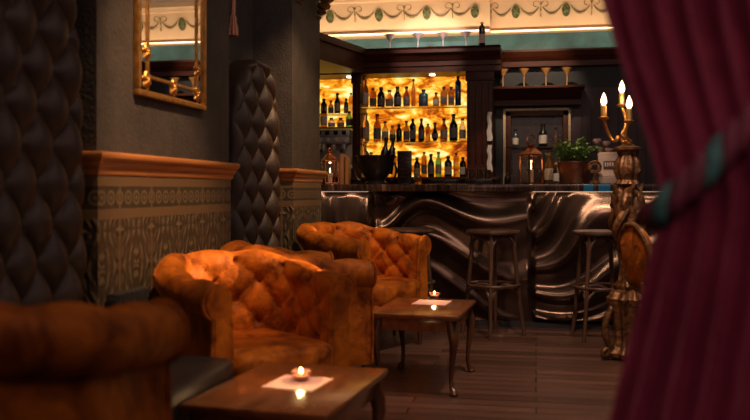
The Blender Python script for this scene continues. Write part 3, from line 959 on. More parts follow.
# potted plant
pp = thing('potted_plant', 'bushy green plant in a copper pot on the bar counter', 'plant', (XatY(574, 7.2), 7.2, CT_Z))
MB().lathe([(.105, 0), (.115, .008), (.135, .17), (.142, .176), (.142, .186), (.130, .186), (.118, .15), (0, .148)], 28).build('pot', 'copper_dark', pp)
MB().lathe([(.122, .150), (.08, .162), (0, .165)], 16).build('soil', 'iron_black', pp)
rnd = random.Random(5)
stm, lf = MB(), MB()
for i in range(46):
    a = rnd.uniform(0, 2 * PI); tl = rnd.uniform(.05, .235); hh = rnd.uniform(.10, .25) * (1.15 - .8 * tl / .30)
    b0 = Vector((.06 * cos(a), .06 * sin(a), .155))
    tip = Vector((tl * cos(a), tl * sin(a), .16 + hh))
    mid = (b0 + tip) / 2 + Vector((0, 0, .04))
    stm.tube([b0, mid, tip], [.003, .0025, .0015], 5)
    for q in range(15):
        t = .25 + .75 * q / 14
        p = b0 * (1 - t) ** 2 + mid * 2 * t * (1 - t) + tip * t * t
        dr = Vector((rnd.uniform(-1, 1), rnd.uniform(-1, 1), rnd.uniform(-.3, .8))).normalized()
        sd = dr.cross(Vector((0, 0, 1))).normalized() if abs(dr.z) < .95 else Vector((1, 0, 0))
        ln, wd = rnd.uniform(.028, .052), rnd.uniform(.010, .017)
        up = sd.cross(dr) * .006
        vs = [lf.b.verts.new(p), lf.b.verts.new(p + dr * ln * .5 + sd * wd + up), lf.b.verts.new(p + dr * ln), lf.b.verts.new(p + dr * ln * .5 - sd * wd + up), lf.b.verts.new(p + dr * ln * .5)]
        lf.face([vs[0], vs[1], vs[4]]); lf.face([vs[1], vs[2], vs[4]]); lf.face([vs[2], vs[3], vs[4]]); lf.face([vs[3], vs[0], vs[4]])
stm.build('stems', 'stem_green', pp)
lf.build('foliage', 'leaf_green', pp, recalc=False)

# cash register
cg = thing('cash_register', 'cream vintage cash register with dark display on the right end of the bar', 'cash register', (XatY(611, 7.18), 7.18, CT_Z))
cg.scale = (.74, .75, .88)
MB().prism([(-.16, 0), (.16, 0), (.16, .07), (.06, .13), (.03, .27), (-.02, .30), (-.10, .29), (-.16, .22)], -.14, .14, 'x', .01).build('body', 'register_cream', cg)
for v in [o for o in cg.children]:
    v.rotation_euler = (0, 0, PI)
MB().box(-.085, .105, -.075, -.035, .145, .215, .008).build('display_window', 'display_black', cg)
for i in range(7):
    MB().box(-.074 + i * .025, -.056 + i * .025, -.079, -.074, .162, .198, .001).build('number_tab', 'tab_pale', cg)
MB().box(-.085, .105, -.079, -.074, .203, .212).box(-.085, .105, -.079, -.074, .148, .154).build('display_edge', 'tab_red', cg)
for r_ in range(3):
    for c_ in range(5):
        MB().lathe([(.011, 0), (.012, .006), (.009, .012), (0, .013)], 10, M=Matrix.Translation((-.08 + c_ * .04, -.14 + r_ * .028, .075 + r_ * .018))).build('key', 'tab_pale', cg)
dc = thing('dial_gauge', 'round dark dial with brass rim standing left of the cash register', 'gauge', (XatY(594.5, 7.04), 7.04, CT_Z))
MB().lathe([(.05, -.02), (.056, -.015), (.056, .015), (.048, .02), (.046, .012)], 24, M=Matrix.Translation((0, 0, .135)) @ Matrix.Rotation(R(90), 4, 'X')).build('rim', 'gilt_dark', dc)
MB().lathe([(.047, .008), (.047, .011), (0, .013)], 24, M=Matrix.Translation((0, 0, .135)) @ Matrix.Rotation(R(90), 4, 'X')).build('face', 'display_black', dc)
MB().lathe([(.05, 0), (.05, .01), (.02, .03), (.014, .085)], 18).build('stand', 'gilt_dark', dc)

fv = thing('flower_vase', 'small vase of pale pink roses between the plant and cash register', 'flowers', (XatY(599.5, 7.44), 7.44, CT_Z), 0, None, 1.2)
MB().lathe([(.035, 0), (.05, .04), (.045, .10), (.028, .15), (.034, .17), (.028, .17), (.02, .12), (0, .11)], 18).build('vase', 'copper_dark', fv)
for i, (x, z) in enumerate(((-.02, .30), (.045, .285), (.0, .245), (.06, .235), (-.045, .25), (.02, .21))):
    yy = -.03 + .02 * (i % 3)
    s_ = MB().tube([(0, 0, .13), (x * .6, yy * .6, .13 + (z - .13) * .6), (x, yy, z)], .003, 5).build('stem', 'stem_green', fv)
    MB().lathe([(0, -.02), (.018, -.012), (.029, .004), (.027, .018), (.018, .02), (.012, .012), (.008, .02), (0, .018)], 18, (x, yy, z), lobes=lambda a, zz, rr: rr * (1 + .16 * sin(5 * a + zz * 120))).build('bloom', 'rose_petal', fv)

# ------------------------------------------------------------------ bentwood bar stools
def make_stool(label, loc, rz, group):
    t = thing('bar_stool', label, 'bar stool', loc, rz, group)
    H = .80
    MB().lathe([(0, H - .035), (.175, H - .035), (.198, H - .030), (.205, H - .018), (.203, H - .004), (.192, H), (.18, H - .006), (0, H - .010)], 36).build('seat', 'stool_wood', t)
    for k in range(4):
        a = k * PI / 2 + PI / 4
        pts, rr = [], []
        for q in range(9):
            f_ = q / 8
            r_ = .235 - .085 * f_ ** .8
            pts.append((r_ * cos(a), r_ * sin(a), (H - .03) * f_)); rr.append(.0145 + .003 * f_)
        MB().tube(pts, rr, 10).build('leg', 'stool_wood', t)
    MB().tube([(.195 * cos(a), .195 * sin(a), .385) for a in [2 * PI * q / 40 for q in range(40)]], .011, 8, closed=True).build('foot_ring', 'stool_wood', t)
    for k in range(4):
        a0 = k * PI / 2 + PI / 4; a1 = a0 + PI / 2
        for (zl, zh, rb, nm) in ((H - .25, H - .045, .170, 'seat_arch'), (.20, .375, .205, 'foot_arch')):
            p0 = Vector((rb * cos(a0), rb * sin(a0), zl)); p1 = Vector((rb * cos(a1), rb * sin(a1), zl))
            pts = []
            for q in range(15):
                f_ = q / 14
                p = p0.lerp(p1, (1 - cos(PI * f_)) / 2)
                pts.append((p.x, p.y, zl + (zh - zl) * sin(PI * f_) ** .6))
            MB().tube(pts, .0115, 8).build(nm, 'stool_wood', t)
    return t
SYY = 6.50
st0 = make_stool('bentwood bar stool standing alone in front of the bronze bar, middle one', (XatY(493, SYY), SYY, 0), R(43), 'bentwood stools along the bar')
dup(st0, (XatY(600, SYY + .0), SYY + .0, 0), R(12), 'bentwood bar stool next to the gilded candle stand')
dup(st0, (XatY(409, SYY + .07), SYY + .07, 0), R(25), 'bentwood bar stool mostly hidden behind the far orange armchair')

# ------------------------------------------------------------------ buttoned velvet tub armchair
def make_armchair(label, loc, rz, group):
    t = thing('armchair', label, 'armchair', loc, rz, group)
    Wi, F, Yb, B = .268, .33, .02, .315
    pts = []
    n1, n2 = 20, 56
    for i in range(n1):
        pts.append((Wi + .015 * i / n1, F + (Yb - F) * i / n1))
    for i in range(n2 + 1):
        a = PI * i / n2
        pts.append(((Wi + .015) * math.copysign(abs(cos(a)) ** .85, cos(a)), Yb - B * sin(a) ** .85))
    for i in range(1, n1 + 1):
        pts.append((-Wi - .015 + .015 * i / n1, Yb + (F - Yb) * i / n1))
    # resample evenly
    cum = [0]
    for a, b_ in zip(pts, pts[1:]):
        cum.append(cum[-1] + math.hypot(b_[0] - a[0], b_[1] - a[1]))
    Ltot = cum[-1]
    NT = 190
    path = []
    for k in range(NT + 1):
        s_ = Ltot * k / NT
        j = max(i for i in range(len(cum)) if cum[i] <= s_ + 1e-9)
        j = min(j, len(pts) - 2)
        f_ = (s_ - cum[j]) / max(1e-9, cum[j + 1] - cum[j])
        path.append((pts[j][0] + (pts[j + 1][0] - pts[j][0]) * f_, pts[j][1] + (pts[j + 1][1] - pts[j][1]) * f_))
    nrm = []
    for k in range(NT + 1):
        a = path[max(0, k - 2)]; b_ = path[min(NT, k + 2)]
        tx, ty = b_[0] - a[0], b_[1] - a[1]
        l_ = math.hypot(tx, ty)
        nrm.append((-ty / l_ * -1 * -1, tx / l_ * -1 * -1))
    # make the normals point outward
    if nrm[0][0] < 0:
        nrm = [(-a, -b_) for a, b_ in nrm]
    RR = .070
    def section(k):
        s_ = Ltot * k / NT
        u = abs(2 * k / NT - 1)              # 1 at arm fronts, 0 at the back
        Hh = .755 + .085 * (1 - max(0, (u - .26) / .74)) ** 1.8 if u > .26 else .84
        zc = Hh - RR
        out = []
        ni, na, no = 26, 20, 8
        # inner wall, raked outward slightly
        for i in range(ni):
            f_ = i / ni
            out.append((-.005 + .022 * f_, .30 + (zc - .30) * f_, -1.0, 0.0, f_ * (zc - .30)))
        cxr = .017 + RR
        for i in range(na + 1):
            a = PI - (PI + R(75)) * i / na
            out.append((cxr + RR * cos(a), zc + RR * sin(a), cos(a), sin(a), (zc - .30) + RR * (PI - a)))
        zb = zc - RR * sin(R(75))
        for i in range(1, no + 1):
            f_ = i / no
            z = zb + (.20 - zb) * f_
            nn = cxr + RR * cos(R(75)) * (1 - f_) - .0 + .012 * f_ + .02 * sin(PI * f_) * f_
            out.append((nn, z, 1, 0, 9.0))
        return s_, out
    m = MB()
    rows = []
    du = Ltot / 14.0
    secs = []
    zcs = []
    for k in range(NT + 1):
        s_, sec = section(k)
        zcs.append(max(z for o, z, a, b_, c in sec) - RR - .30)
        x, y = path[k]; nx, ny = nrm[k]
        edge = min(1, min(k, NT - k) / 7.0)
        row_, ol = [], []
        for (o, z, dn, dz_, sl) in sec:
            ol.append((o, z))
            disp = 0
            if sl < 9:
                hgt = zcs[k]
                dv = hgt / 4.7
                se = min(sl, 5 * dv)          # above the top row of buttons the creases run straight over the roll
                a = s_ / du + (se / dv - 5); b2 = s_ / du - (se / dv - 5)
                pf = (abs(sin(PI * a / 2)) * abs(sin(PI * b2 / 2))) ** .40
                fade = max(0, min(1, (hgt + .17 - sl) / .10)) * edge * min(1, sl / .05 + .3)
                qa, qb = a / 2 - round(a / 2), b2 / 2 - round(b2 / 2)
                btn = math.exp(-(qa * qa + qb * qb) / .012) if sl < 5.3 * dv else 0
                disp = (.026 * pf ** 1.3 - .010 - .024 * btn) * fade
            row_.append(m.b.verts.new((x + nx * (o + dn * disp), y + ny * (o + dn * disp), z + dz_ * disp)))
        rows.append(row_); secs.append(ol)
    for a, b_ in zip(rows, rows[1:]):
        for i in range(len(a) - 1):
            m.face([a[i], a[i + 1], b_[i + 1], b_[i]])
        m.face([a[-1], a[0], b_[0], b_[-1]])
    m.face(rows[0]); m.face(rows[-1][::-1])
    m.build('back_and_arms', 'burnt_orange_velvet', t)
    # scroll fronts of the arms with piping
    for k, sg in ((0, 1), (NT, -1)):
        x, y = path[k]; nx, ny = nrm[k]
        ol = secs[k]
        cen = (sum(o for o, z in ol) / len(ol), sum(z for o, z in ol) / len(ol))
        mb = MB()
        ring0 = [mb.b.verts.new((x + nx * o, y + ny * o - .002, z)) for o, z in ol]
        ring1 = [mb.b.verts.new((x + nx * (o + (cen[0] - o) * .16), y + ny * o + .018, z + (cen[1] - z) * .02)) for o, z in ol]
        n = len(ol)
        for i in range(n):
            mb.face([ring0[i], ring0[(i + 1) % n], ring1[(i + 1) % n], ring1[i]])
        mb.face(ring1)
        ap = mb.build('arm_front', 'burnt_orange_velvet', t)
        MB().tube([(x + nx * o, y + ny * o + .006, z) for o, z in ol], .0085, 6, closed=True).build('piping', 'burnt_orange_velvet', ap)
        # scroll button in the roll
    # seat cushion and the upholstered apron
    def belly(p):
        return p
    MB().pillow(0, .075, .385, .283, .345, .085, .32, 48, 16).build('seat_cushion', 'burnt_orange_velvet', t)
    MB().pillow(0, .055, .265, .335, .345, .075, .28, 48, 14).build('seat_base', 'burnt_orange_velvet', t)
    for sx in (-1, 1):
        for sy, yy in ((1, .33), (-1, -.22)):
            xx = sx * (.31 if sy > 0 else .23)
            MB().lathe([(.014, 0), (.016, .01), (.024, .15), (.030, .20), (.030, .22)], 12, (xx, yy, 0)).build('leg', 'leg_wood', t)
    return t
GA = 'orange velvet tub armchairs'
def face(a): return R(a - 90)
ac = make_armchair('large orange buttoned velvet armchair behind the near candle table, sunk in warm light', (-1.265, 3.60, 0), face(-40), GA)
ac.scale = (.885, .90, .96)
dup(ac, (-1.28, 4.45, 0), face(33), 'orange velvet armchair mostly hidden behind the large buttoned one, facing the far table', None, (.905, .905, .97))
dup(ac, (-1.235, 5.90, 0), face(-28), 'orange buttoned velvet armchair beyond the far table, before the bar', None, (.965, .965, 1.02))
dup(ac, (-1.335, 1.72, 0), face(84), 'dark blurred orange velvet armchair closest to the viewer, seen from behind', None, (1.02, 1.02, 1.08))

# ------------------------------------------------------------------ tall tufted leather seats in the recesses
def make_settle(label, loc, seat_depth, group, rz=0.0):
    """local: back runs along y (0..W), faces +x"""
    t = thing('high_back_seat', label, 'high-backed seat', loc, rz, group)
    Wd, H = .68, 1.95
    def outline(v):
        """half width at height fraction v"""
        if v < .72:
            return .5 - .07 * (v / .72)
        f_ = (v - .72) / .28
        return .43 * math.sqrt(max(0, 1 - f_ ** 2.3))
    NV, NU = 190, 90
    z0 = .34
    def pt(u, v, front):
        hw = outline(v) * Wd
        yy = (u - .5) * 2 * hw
        z = z0 + (H - z0) * v
        s_ = abs(u - .5) * 2
        rim = (1 - s_ ** 6) * min(1, (1 - v) / .03) ** .5
        wing = .05 * s_ ** 3
        a = yy / .098 + z / .140; b_ = yy / .098 - z / .140
        pf = (abs(sin(PI * a / 2)) * abs(sin(PI * b_ / 2))) ** .4
        x = .10 + .035 * rim + wing * rim + (.060 * pf ** 1.25 - .02) * rim if front else .0
        return (x, yy + Wd / 2, z)
    m = MB()
    fr = m.grid(NU, NV, lambda u, v: pt(u, v * .9995, True))
    bk_ = m.grid(NU, NV, lambda u, v: pt(u, v * .9995, False))
    for j in range(NV - 1):
        m.face([fr[j][0], fr[j + 1][0], bk_[j + 1][0], bk_[j][0]])
        m.face([fr[j][-1], bk_[j][-1], bk_[j + 1][-1], fr[j + 1][-1]])
    for i in range(NU - 1):
        m.face([fr[-1][i], fr[-1][i + 1], bk_[-1][i + 1], bk_[-1][i]])
        m.face([fr[0][i], bk_[0][i], bk_[0][i + 1], fr[0][i + 1]])
    m.build('tufted_back', 'dark_leather', t)
    dpt = seat_depth
    MB().pillow(.10 + dpt / 2, Wd / 2, .40, dpt / 2, Wd / 2, .075, .22, 48, 14).build('seat_cushion', 'black_leather', t)
    MB().box(.02, .06 + dpt, .03, Wd - .03, .20, .35, .01).build('seat_frame', 'leg_wood', t)
    for yy in (.07, Wd - .07):
        for xx in (.06, .02 + dpt):
            MB().lathe([(.016, 0), (.022, .12), (.028, .21)], 10, (xx, yy, 0)).build('leg', 'leg_wood', t)
    return t
make_settle('tall dark tufted leather high-backed seat nearest the viewer, black seat cushion beside the table', (-1.86, 2.39, 0), .66, 'tall tufted leather seats in the wall recesses')
make_settle('tall dark tufted leather high-backed seat in the recess between the two tiled piers', (-1.955, 4.97, 0), .26, 'tall tufted leather seats in the wall recesses', R(-9))

# ------------------------------------------------------------------ coffee tables
def make_table(label, loc, rz, group):
    t = thing('coffee_table', label, 'coffee table', loc, rz, group)
    a, b_, H = .245, .345, .432
    m = MB().box(-a, a, -b_, b_, H - .020, H, .006).box(-a + .008, a - .008, -b_ + .008, b_ - .008, H - .030, H - .018, .004)
    m.build('tabletop', 'table_wood', t)
    MB().box(-a + .03, a - .03, -b_ + .03, b_ - .03, H - .095, H - .030, .004).build('apron', 'table_wood', t)
    for sx in (-1, 1):
        for sy in (-1, 1):
            x, y = sx * (a - .045), sy * (b_ - .045)
            dx, dy = sx * .707, sy * .707
            prof = [(.0, H - .03, .026), (.004, H - .07, .027), (.018, H - .11, .030), (.024, H - .15, .026), (.014, H - .22, .018), (.002, H - .30, .0135), (-.002, .08, .012), (.006, .04, .013), (.020, .022, .020), (.024, .010, .026), (.022, .0, .022)]
            MB().tube([(x + dx * o, y + dy * o, z) for o, z, r in prof], [r for o, z, r in prof], 12).build('leg', 'leg_wood', t)
    return t
GT = 'candle lit coffee tables'
TB1 = (-.820, 2.815); TB2 = (-.625, 4.865)
t1 = make_table('brown wooden coffee table closest to the viewer, with paper and tealight', (TB1[0], TB1[1], 0), R(-5.5), GT)
dup(t1, (TB2[0], TB2[1], 0), R(-4), 'brown wooden coffee table on curved legs before the far armchair')
def tealight(label, loc):
    t = thing('tealight', label, 'candle', loc, 0, 'lit tealights on the tables')
    MB().lathe([(.018, 0), (.024, .004), (.033, .022), (.034, .034), (.031, .034), (.029, .022), (.02, .008), (0, .007)], 24).build('glass_cup', 'glass_rose', t)
    MB().lathe([(.021, .009), (.027, .019), (.0, .019)], 20).build('candle_wax', 'wax', t)
    MB().lathe([(0, .019), (.006, .026), (.0055, .034), (.0, .046)], 10).build('flame', 'flame', t)
    return t
ZT = .4325
def sheet(label, loc, rz, w, h):
    t = MB().box(-w / 2, w / 2, -h / 2, h / 2, 0, .0015).build('paper_sheet', 'napkin_paper', None, False)
    t.location = loc; t.rotation_euler = (0, 0, rz)
    return tag(t, label, 'paper', 'pale pink papers on the tables')
def onz(px, py, Z):
    d = (CAMZ - Z) * FPX / (py - HY)
    u = (px - CX) / FPX
    return (d * (-ST + CT * u), d * (CT + ST * u))
p = onz(298, 383, ZT); sheet('pale pink paper sheet under the tealight on the near table', (p[0], p[1], ZT), R(-8), .185, .20)
p = onz(301, 381, ZT); tealight('lit glass tealight standing on the paper on the near table', (p[0], p[1], ZT + .002))
p = onz(432, 302.5, ZT); sheet('pale pink paper sheet under the tealight on the far table', (p[0], p[1], ZT), R(-6), .20, .21)
p = onz(434.5, 298.5, ZT); tealight('lit glass tealight standing on the paper on the far table', (p[0], p[1], ZT + .002))

# ------------------------------------------------------------------ gilt mirror on the near pier
mx0, mx1 = 3.44, 4.215
mz0, mz1 = 1.515, 2.75
mi = thing('wall_mirror', 'gilt framed wall mirror with inner gilt border and rosettes on the near pier', 'mirror', (WX, 0, 0))
MB().box(0, .012, mx0 + .02, mx1 - .02, mz0 + .02, mz1 - .02).build('backing', 'mahogany', mi)
MB().box(.012, .016, mx0 + .03, mx1 - .03, mz0 + .03, mz1 - .03).build('glass', 'mirror_silver', mi)
def rect_frame(y0, y1, z0, z1, w, x0, x1, bev):
    m = MB()
    m.box(x0, x1, y0, y1, z0, z0 + w, bev).box(x0, x1, y0, y1, z1 - w, z1, bev).box(x0, x1, y0, y0 + w, z0 + w, z1 - w, bev).box(x0, x1, y1 - w, y1, z0 + w, z1 - w, bev)
    return m
rect_frame(mx0, mx1, mz0, mz1, .030, 0, .030, .009).build('outer_frame', 'gilt', mi)
rect_frame(mx0 + .10, mx1 - .10, mz0 + .085, mz1 - .085, .016, .012, .024, .004).build('inner_frame', 'gilt', mi)
for (yy, zz) in ((mx0 + .10, mz0 + .075), ((mx0 + mx1) / 2, mz0 + .075), (mx1 - .10, mz0 + .075), (mx0 + .10, mz1 - .085), (mx1 - .10, mz1 - .085), (mx1 - .10, mz0 + .2), (mx0 + .10, mz0 + .2)):
    m = MB().lathe([(0, .018), (.010, .017), (.016, .010), (.024, .012), (.034, .007), (.038, 0)], 30, lobes=lambda a, z, r: r * (1 + .22 * sin(6 * a)), M=Matrix.Translation((.014, yy, zz)) @ Matrix.Rotation(R(90), 4, 'Y'))
    m.build('rosette', 'gilt', mi)

# radiator on the near pier
ra = thing('radiator', 'black ribbed radiator against the tiles beside the large armchair', 'radiator', (0, 0, 0))
xr = WX + .02
for i in range(7):
    y = 3.165 + i * .042
    MB().box(xr, xr + .06, y, y + .032, .10, .68, .012).build('column', 'iron_black', ra)
for z in (.12, .63):
    MB().box(xr + .01, xr + .05, 3.16, 3.455, z, z + .035, .008).build('header', 'iron_black', ra)
for y in (3.18, 3.41):
    MB().box(xr + .02, xr + .045, y, y + .02, 0, .11).build('foot', 'iron_black', ra)

# hanging cord tassel in the recess, carved corbels on the far pier
ta = thing('hanging_tassel', 'salmon tassel on a cord hanging in the recess above the tufted seat', 'tassel', (RX + .05, 0, 0))
yt = 5.35
for_px = None
pts = [(0, yt + .005 * sin(q), 2.25 + .83 * q / 10) for q in range(11)]
MB().tube(pts, .017, 8).build('cord', 'salmon_cord', ta)
MB().lathe([(.0, 2.115), (.036, 2.12), (.034, 2.17), (.022, 2.215), (.026, 2.235), (.016, 2.255), (0, 2.26)], 20, (0, yt, 0), lobes=lambda a, z, r: r * (1 + .12 * sin(9 * a))).build('skirt', 'salmon_cord', ta)
def corbel(label, y):
    t = thing('mounted_corbel', label, 'corbel', (WX, y, 2.46), 0, 'carved corbels high on the far pier')
    m = MB()
    for q, (z, r) in enumerate(((0, .02), (.04, .035), (.09, .05), (.15, .06))):
        m.lathe([(0, -r * .8), (r * .8, -r * .4), (r, 0), (r * .8, r * .5), (0, r * .8)], 16, (.02 + .02 * q, 0, z + .02), lobes=lambda a, zz, rr: rr * (1 + .15 * sin(6 * a)))
    m.build('scroll', 'gilt_dark', t)
    MB().box(0, .13, -.07, .07, .20, .26, .01).build('cap', 'gilt_dark', t)
corbel('carved brown corbel high on the far pier at its bar end', 6.60)
corbel('carved brown corbel high on the far pier, nearer the tassel', 6.05)

# ------------------------------------------------------------------ gilded candle stand
tx = XatY(627.5, 5.72)
ts = thing('candelabrum', 'carved gilded floor candelabrum with glowing candle bulbs beside the bar', 'candelabrum', (tx, 5.72, 0))
m = MB()
m.lathe([(.03, .0), (.105, .02), (.115, .05), (.085, .08), (.075, .14), (.085, .24), (.10, .33), (.115, .38), (.12, .40), (.10, .42), (.09, .45), (.06, .46)], 60,
        lobes=lambda a, z, r: r * (1 + .13 * sin(9 * a)))
m.build('base', 'gilt_dark', ts)
for k in range(3):
    a = R(200) + k * 2 * PI / 3
    pts, rr = [], []
    for q in range(22):
        f_ = q / 21
        if f_ < .55:
            g = f_ / .55
            r_ = .09 + .055 * sin(PI * g) * 1.0 + .02 * g; z = .36 - .30 * g
        else:
            g = (f_ - .55) / .45
            an = -PI / 2 + g * PI * 1.5
            r_ = .125 + .030 * cos(an) + .015; z = .045 + .028 * sin(an)
        pts.append((r_ * cos(a), r_ * sin(a), z)); rr.append(.026 - .010 * f_)
    MB().tube(pts, rr, 10).build('scroll_foot', 'gilt_dark', ts)
MB().lathe([(.06, .44), (.075, .48), (.05, .52), (.045, .60), (.06, .72), (.07, .82), (.085, .93), (.095, 1.0), (.085, 1.06), (.06, 1.10), (.045, 1.13)], 60,
           lobes=lambda a, z, r: r * (1 + .20 * sin(4 * (a - 5.5 * z)) + .07 * sin(11 * a + 16 * z))).build('stem', 'gilt_dark', ts)
# draped figures / scrolls clinging to the stem
for k in range(4):
    a = R(30) + k * PI / 2
    pts, rr = [], []
    for q in range(20):
        f_ = q / 19
        aa = a + 1.4 * f_
        r_ = .085 + .035 * sin(PI * f_ * 2.2)
        pts.append((r_ * cos(aa), r_ * sin(aa), .78 + .36 * f_)); rr.append(.012 + .018 * sin(PI * f_))
    MB().tube(pts, rr, 8).build('scroll', 'gilt_dark', ts)
MB().lathe([(.05, 1.12), (.075, 1.14), (.06, 1.165), (.072, 1.19), (.085, 1.23), (.080, 1.28), (.055, 1.32), (.062, 1.345), (.09, 1.36), (.092, 1.375), (.05, 1.385), (.03, 1.40), (0, 1.405)], 48,
           lobes=lambda a, z, r: r * (1 + .11 * sin(8 * a) * (1.13 < z < 1.35))).build('urn', 'gilt_dark', ts)
dpix = 5.72 / (CT + ST * (625 - CX) / FPX)
def zt(py): return CAMZ + (HY - py) * dpix / FPX
right = Vector((CT, ST, 0)); fw_ = Vector((-ST, CT, 0))
for (px, py, dep) in ((603, 94, -.02), (625, 80, .07), (625.5, 98, -.08)):
    off = right * ((px - 627.5) * dpix / FPX) + fw_ * dep
    ztip = zt(py)
    zb_ = ztip - .165
    m = MB()
    o2 = off.normalized()
    lat = off.length
    pts, rr = [], []
    for q in range(22):
        f_ = q / 21
        rad = lat * (f_ + .10 * sin(2 * PI * f_))
        z = 1.385 + (zb_ - 1.385) * f_ ** 1.3 + .05 * sin(2 * PI * f_) * (1.0 if lat > .1 else .5) - .03 * sin(PI * f_)
        wob = .018 * sin(3 * PI * f_)
        pts.append(o2 * rad + Vector((0, 0, z)) + o2.cross(Vector((0, 0, 1))) * wob); rr.append(.013 - .004 * f_)
    am = m.tube(pts, rr, 8).build('arm', 'gilt', ts)
    MB().lathe([(.006, zb_ - .012), (.03, zb_), (.036, zb_ + .010), (.03, zb_ + .012), (.016, zb_ + .02)], 20, (off.x, off.y, 0), lobes=lambda a, z, r: r * (1 + .08 * sin(8 * a))).build('drip_pan', 'gilt', am)
    MB().lathe([(.019, zb_ + .012), (.019, zb_ + .085), (.012, zb_ + .09)], 14, (off.x, off.y, 0)).build('candle_sleeve', 'cap_gold', am)
    MB().lathe([(.008, zb_ + .088), (.018, zb_ + .105), (.0195, zb_ + .118), (.013, zb_ + .145), (.005, zb_ + .163), (0, zb_ + .172)], 14, (off.x, off.y, 0)).build('bulb', 'bulb_glow', am)

# ------------------------------------------------------------------ orange balloon-back chair behind the curtain
yc_ = 4.85
xc_ = XatY(637, yc_)
bc = thing('side_chair', 'orange velvet oval-backed chair half hidden by the burgundy curtain', 'chair', (xc_, yc_, 0), R(-8))
Mb = Matrix.Translation((0.005, 0, .73)) @ Matrix.Rotation(R(-10), 4, 'Y') @ Matrix.Rotation(R(28), 4, 'Z')
MB().pillow(0, 0, 0, .035, .17, .175, .75, 32, 20, M=Mb).build('oval_back', 'burnt_orange_velvet', bc)
MB().tube([Mb @ Vector((-.012, .178 * cos(a), .185 * sin(a))) for a in [2 * PI * q / 36 for q in range(36)]], .016, 8, closed=True).build('back_frame', 'gilt_dark', bc)
MB().pillow(.27, 0, .44, .22, .22, .05, .5, 32, 12).build('seat', 'burnt_orange_velvet', bc)
MB().pillow(.27, 0, .385, .225, .225, .032, .35, 32, 10).build('seat_rail', 'gilt_dark', bc)
for (x, y) in ((.10, .15), (.10, -.15), (.44, .16), (.44, -.16)):
    MB().tube([(x, y, .39), (x + .012, y, .25), (x, y, .08), (x + .006, y, 0)], [.024, .018, .012, .015], 10).build('leg', 'gilt_dark', bc)
for y in (.11, -.11):
    MB().tube([(.09, y, .38), (.045, y * .8, .50), (.03, y * .6, .60)], [.02, .016, .014], 10).build('back_post', 'gilt_dark', bc)

# ------------------------------------------------------------------ curtain, tie-back, its rail and partition
Y0 = 1.50
cu = thing('curtain', 'burgundy velvet curtain gathered by a braided tie at the right edge', 'curtain')
def xl(z):
    """left edge of the cloth"""
    k = Y0 / 1.35
    pts = [(0.0, .07), (.40, .085), (.71, .112), (.93, .158), (1.08, .186), (1.16, .172), (1.39, .108), (1.8, .02), (2.2, -.06), (2.7, -.14)]
    for (a, xa), (b_, xb_) in zip(pts, pts[1:]):
        if a <= z <= b_:
            f_ = (z - a) / (b_ - a)
            return (xa + (xb_ - xa) * f_) * k
    return pts[-1][1] * k
def xrr(z):
    # right edge, drawn sideways towards the hook
    g = math.exp(-((z - 1.25) / .35) ** 2)
    return .92 - .12 * g
def fnc(side):
    def fn(u, v):
        z = .01 + 2.68 * v
        a = xl(z); b_ = xrr(z)
        pin = math.exp(-((z - (1.08 + .9 * u * .6)) / .16) ** 2)
        amp = (.022 + .006 * sin(3 * z + 9 * u)) * (1 - .35 * pin)
        ph = 2 * PI * (15 * u + .16 * sin(2.2 * z + 5 * u)) + 1.1
        x = a + (b_ - a) * u + .010 * sin(ph * .5 + z) * u
        y = Y0 + amp * (sin(ph) + .25 * sin(2 * ph + 1)) * min(1, u * 14 + .25) - .02 * pin
        return (x, y + side, z)
    return fn
m = MB()
f1 = m.grid(260, 70, fnc(-.006)); f2 = m.grid(260, 70, fnc(.006))
for j in range(69):
    m.face([f1[j][0], f1[j + 1][0], f2[j + 1][0], f2[j][0]]); m.face([f1[j][-1], f2[j][-1], f2[j + 1][-1], f1[j + 1][-1]])
for i in range(259):
    m.face([f1[0][i], f2[0][i], f2[0][i + 1], f1[0][i + 1]]); m.face([f1[-1][i], f1[-1][i + 1], f2[-1][i + 1], f2[-1][i]])
m.build('cloth', 'curtain_velvet', cu)
rp = thing('curtain_rail', 'dark curtain rail carrying the burgundy curtain', 'curtain rail', (0, 0, 0))
MB().tube([(-.4, Y0, 2.72), (1.1, Y0, 2.72)], .016, 12).build('pole', 'dark_metal', rp)
for x in (-.42, 1.12):
    MB().lathe([(0, -.03), (.03, 0), (0, .03)], 14, (x, Y0, 2.72)).build('finial', 'gilt', rp)
for x in (-.3, 1.0):
    MB().tube([(x, Y0, 2.73), (x, Y0, CEIL - .001)], .010, 8).build('bracket', 'dark_metal', rp)
struct('wall_partition', MB().box(.95, 2.7, Y0 + .16, Y0 + .28, 0, CEIL), 'plaster_dark', 'dark partition wall to the right behind the curtain', 'wall')

tie = thing('curtain_tie_back', 'braided burgundy and teal rope tie-back around the curtain', 'tie-back')
def tp(f_):
    """centre line of the rope, from behind the cloth round its left edge and up to the hook"""
    pts = [(.40, Y0 + .10, 1.10), (.275, Y0 + .085, 1.06), (.197, Y0 + .04, 1.055), (.200, Y0 - .045, 1.068), (.245, Y0 - .085, 1.115), (.31, Y0 - .095, 1.185),
           (.40, Y0 - .10, 1.275), (.55, Y0 - .085, 1.41), (.72, Y0 - .05, 1.50), (.93, Y0 + .05, 1.56), (.955, Y0 + .155, 1.58)]
    s_ = f_ * (len(pts) - 1); i = min(int(s_), len(pts) - 2); g = s_ - i
    P0, P1, P2, P3 = (Vector(pts[max(0, min(len(pts) - 1, i + q))]) for q in (-1, 0, 1, 2))
    return 0.5 * ((2 * P1) + (P2 - P0) * g + (2 * P0 - 5 * P1 + 4 * P2 - P3) * g * g + (3 * P1 - P0 - 3 * P2 + P3) * g ** 3)
NPT = 150
cpts = [tp(i / NPT) for i in range(NPT + 1)]
ln = [0]
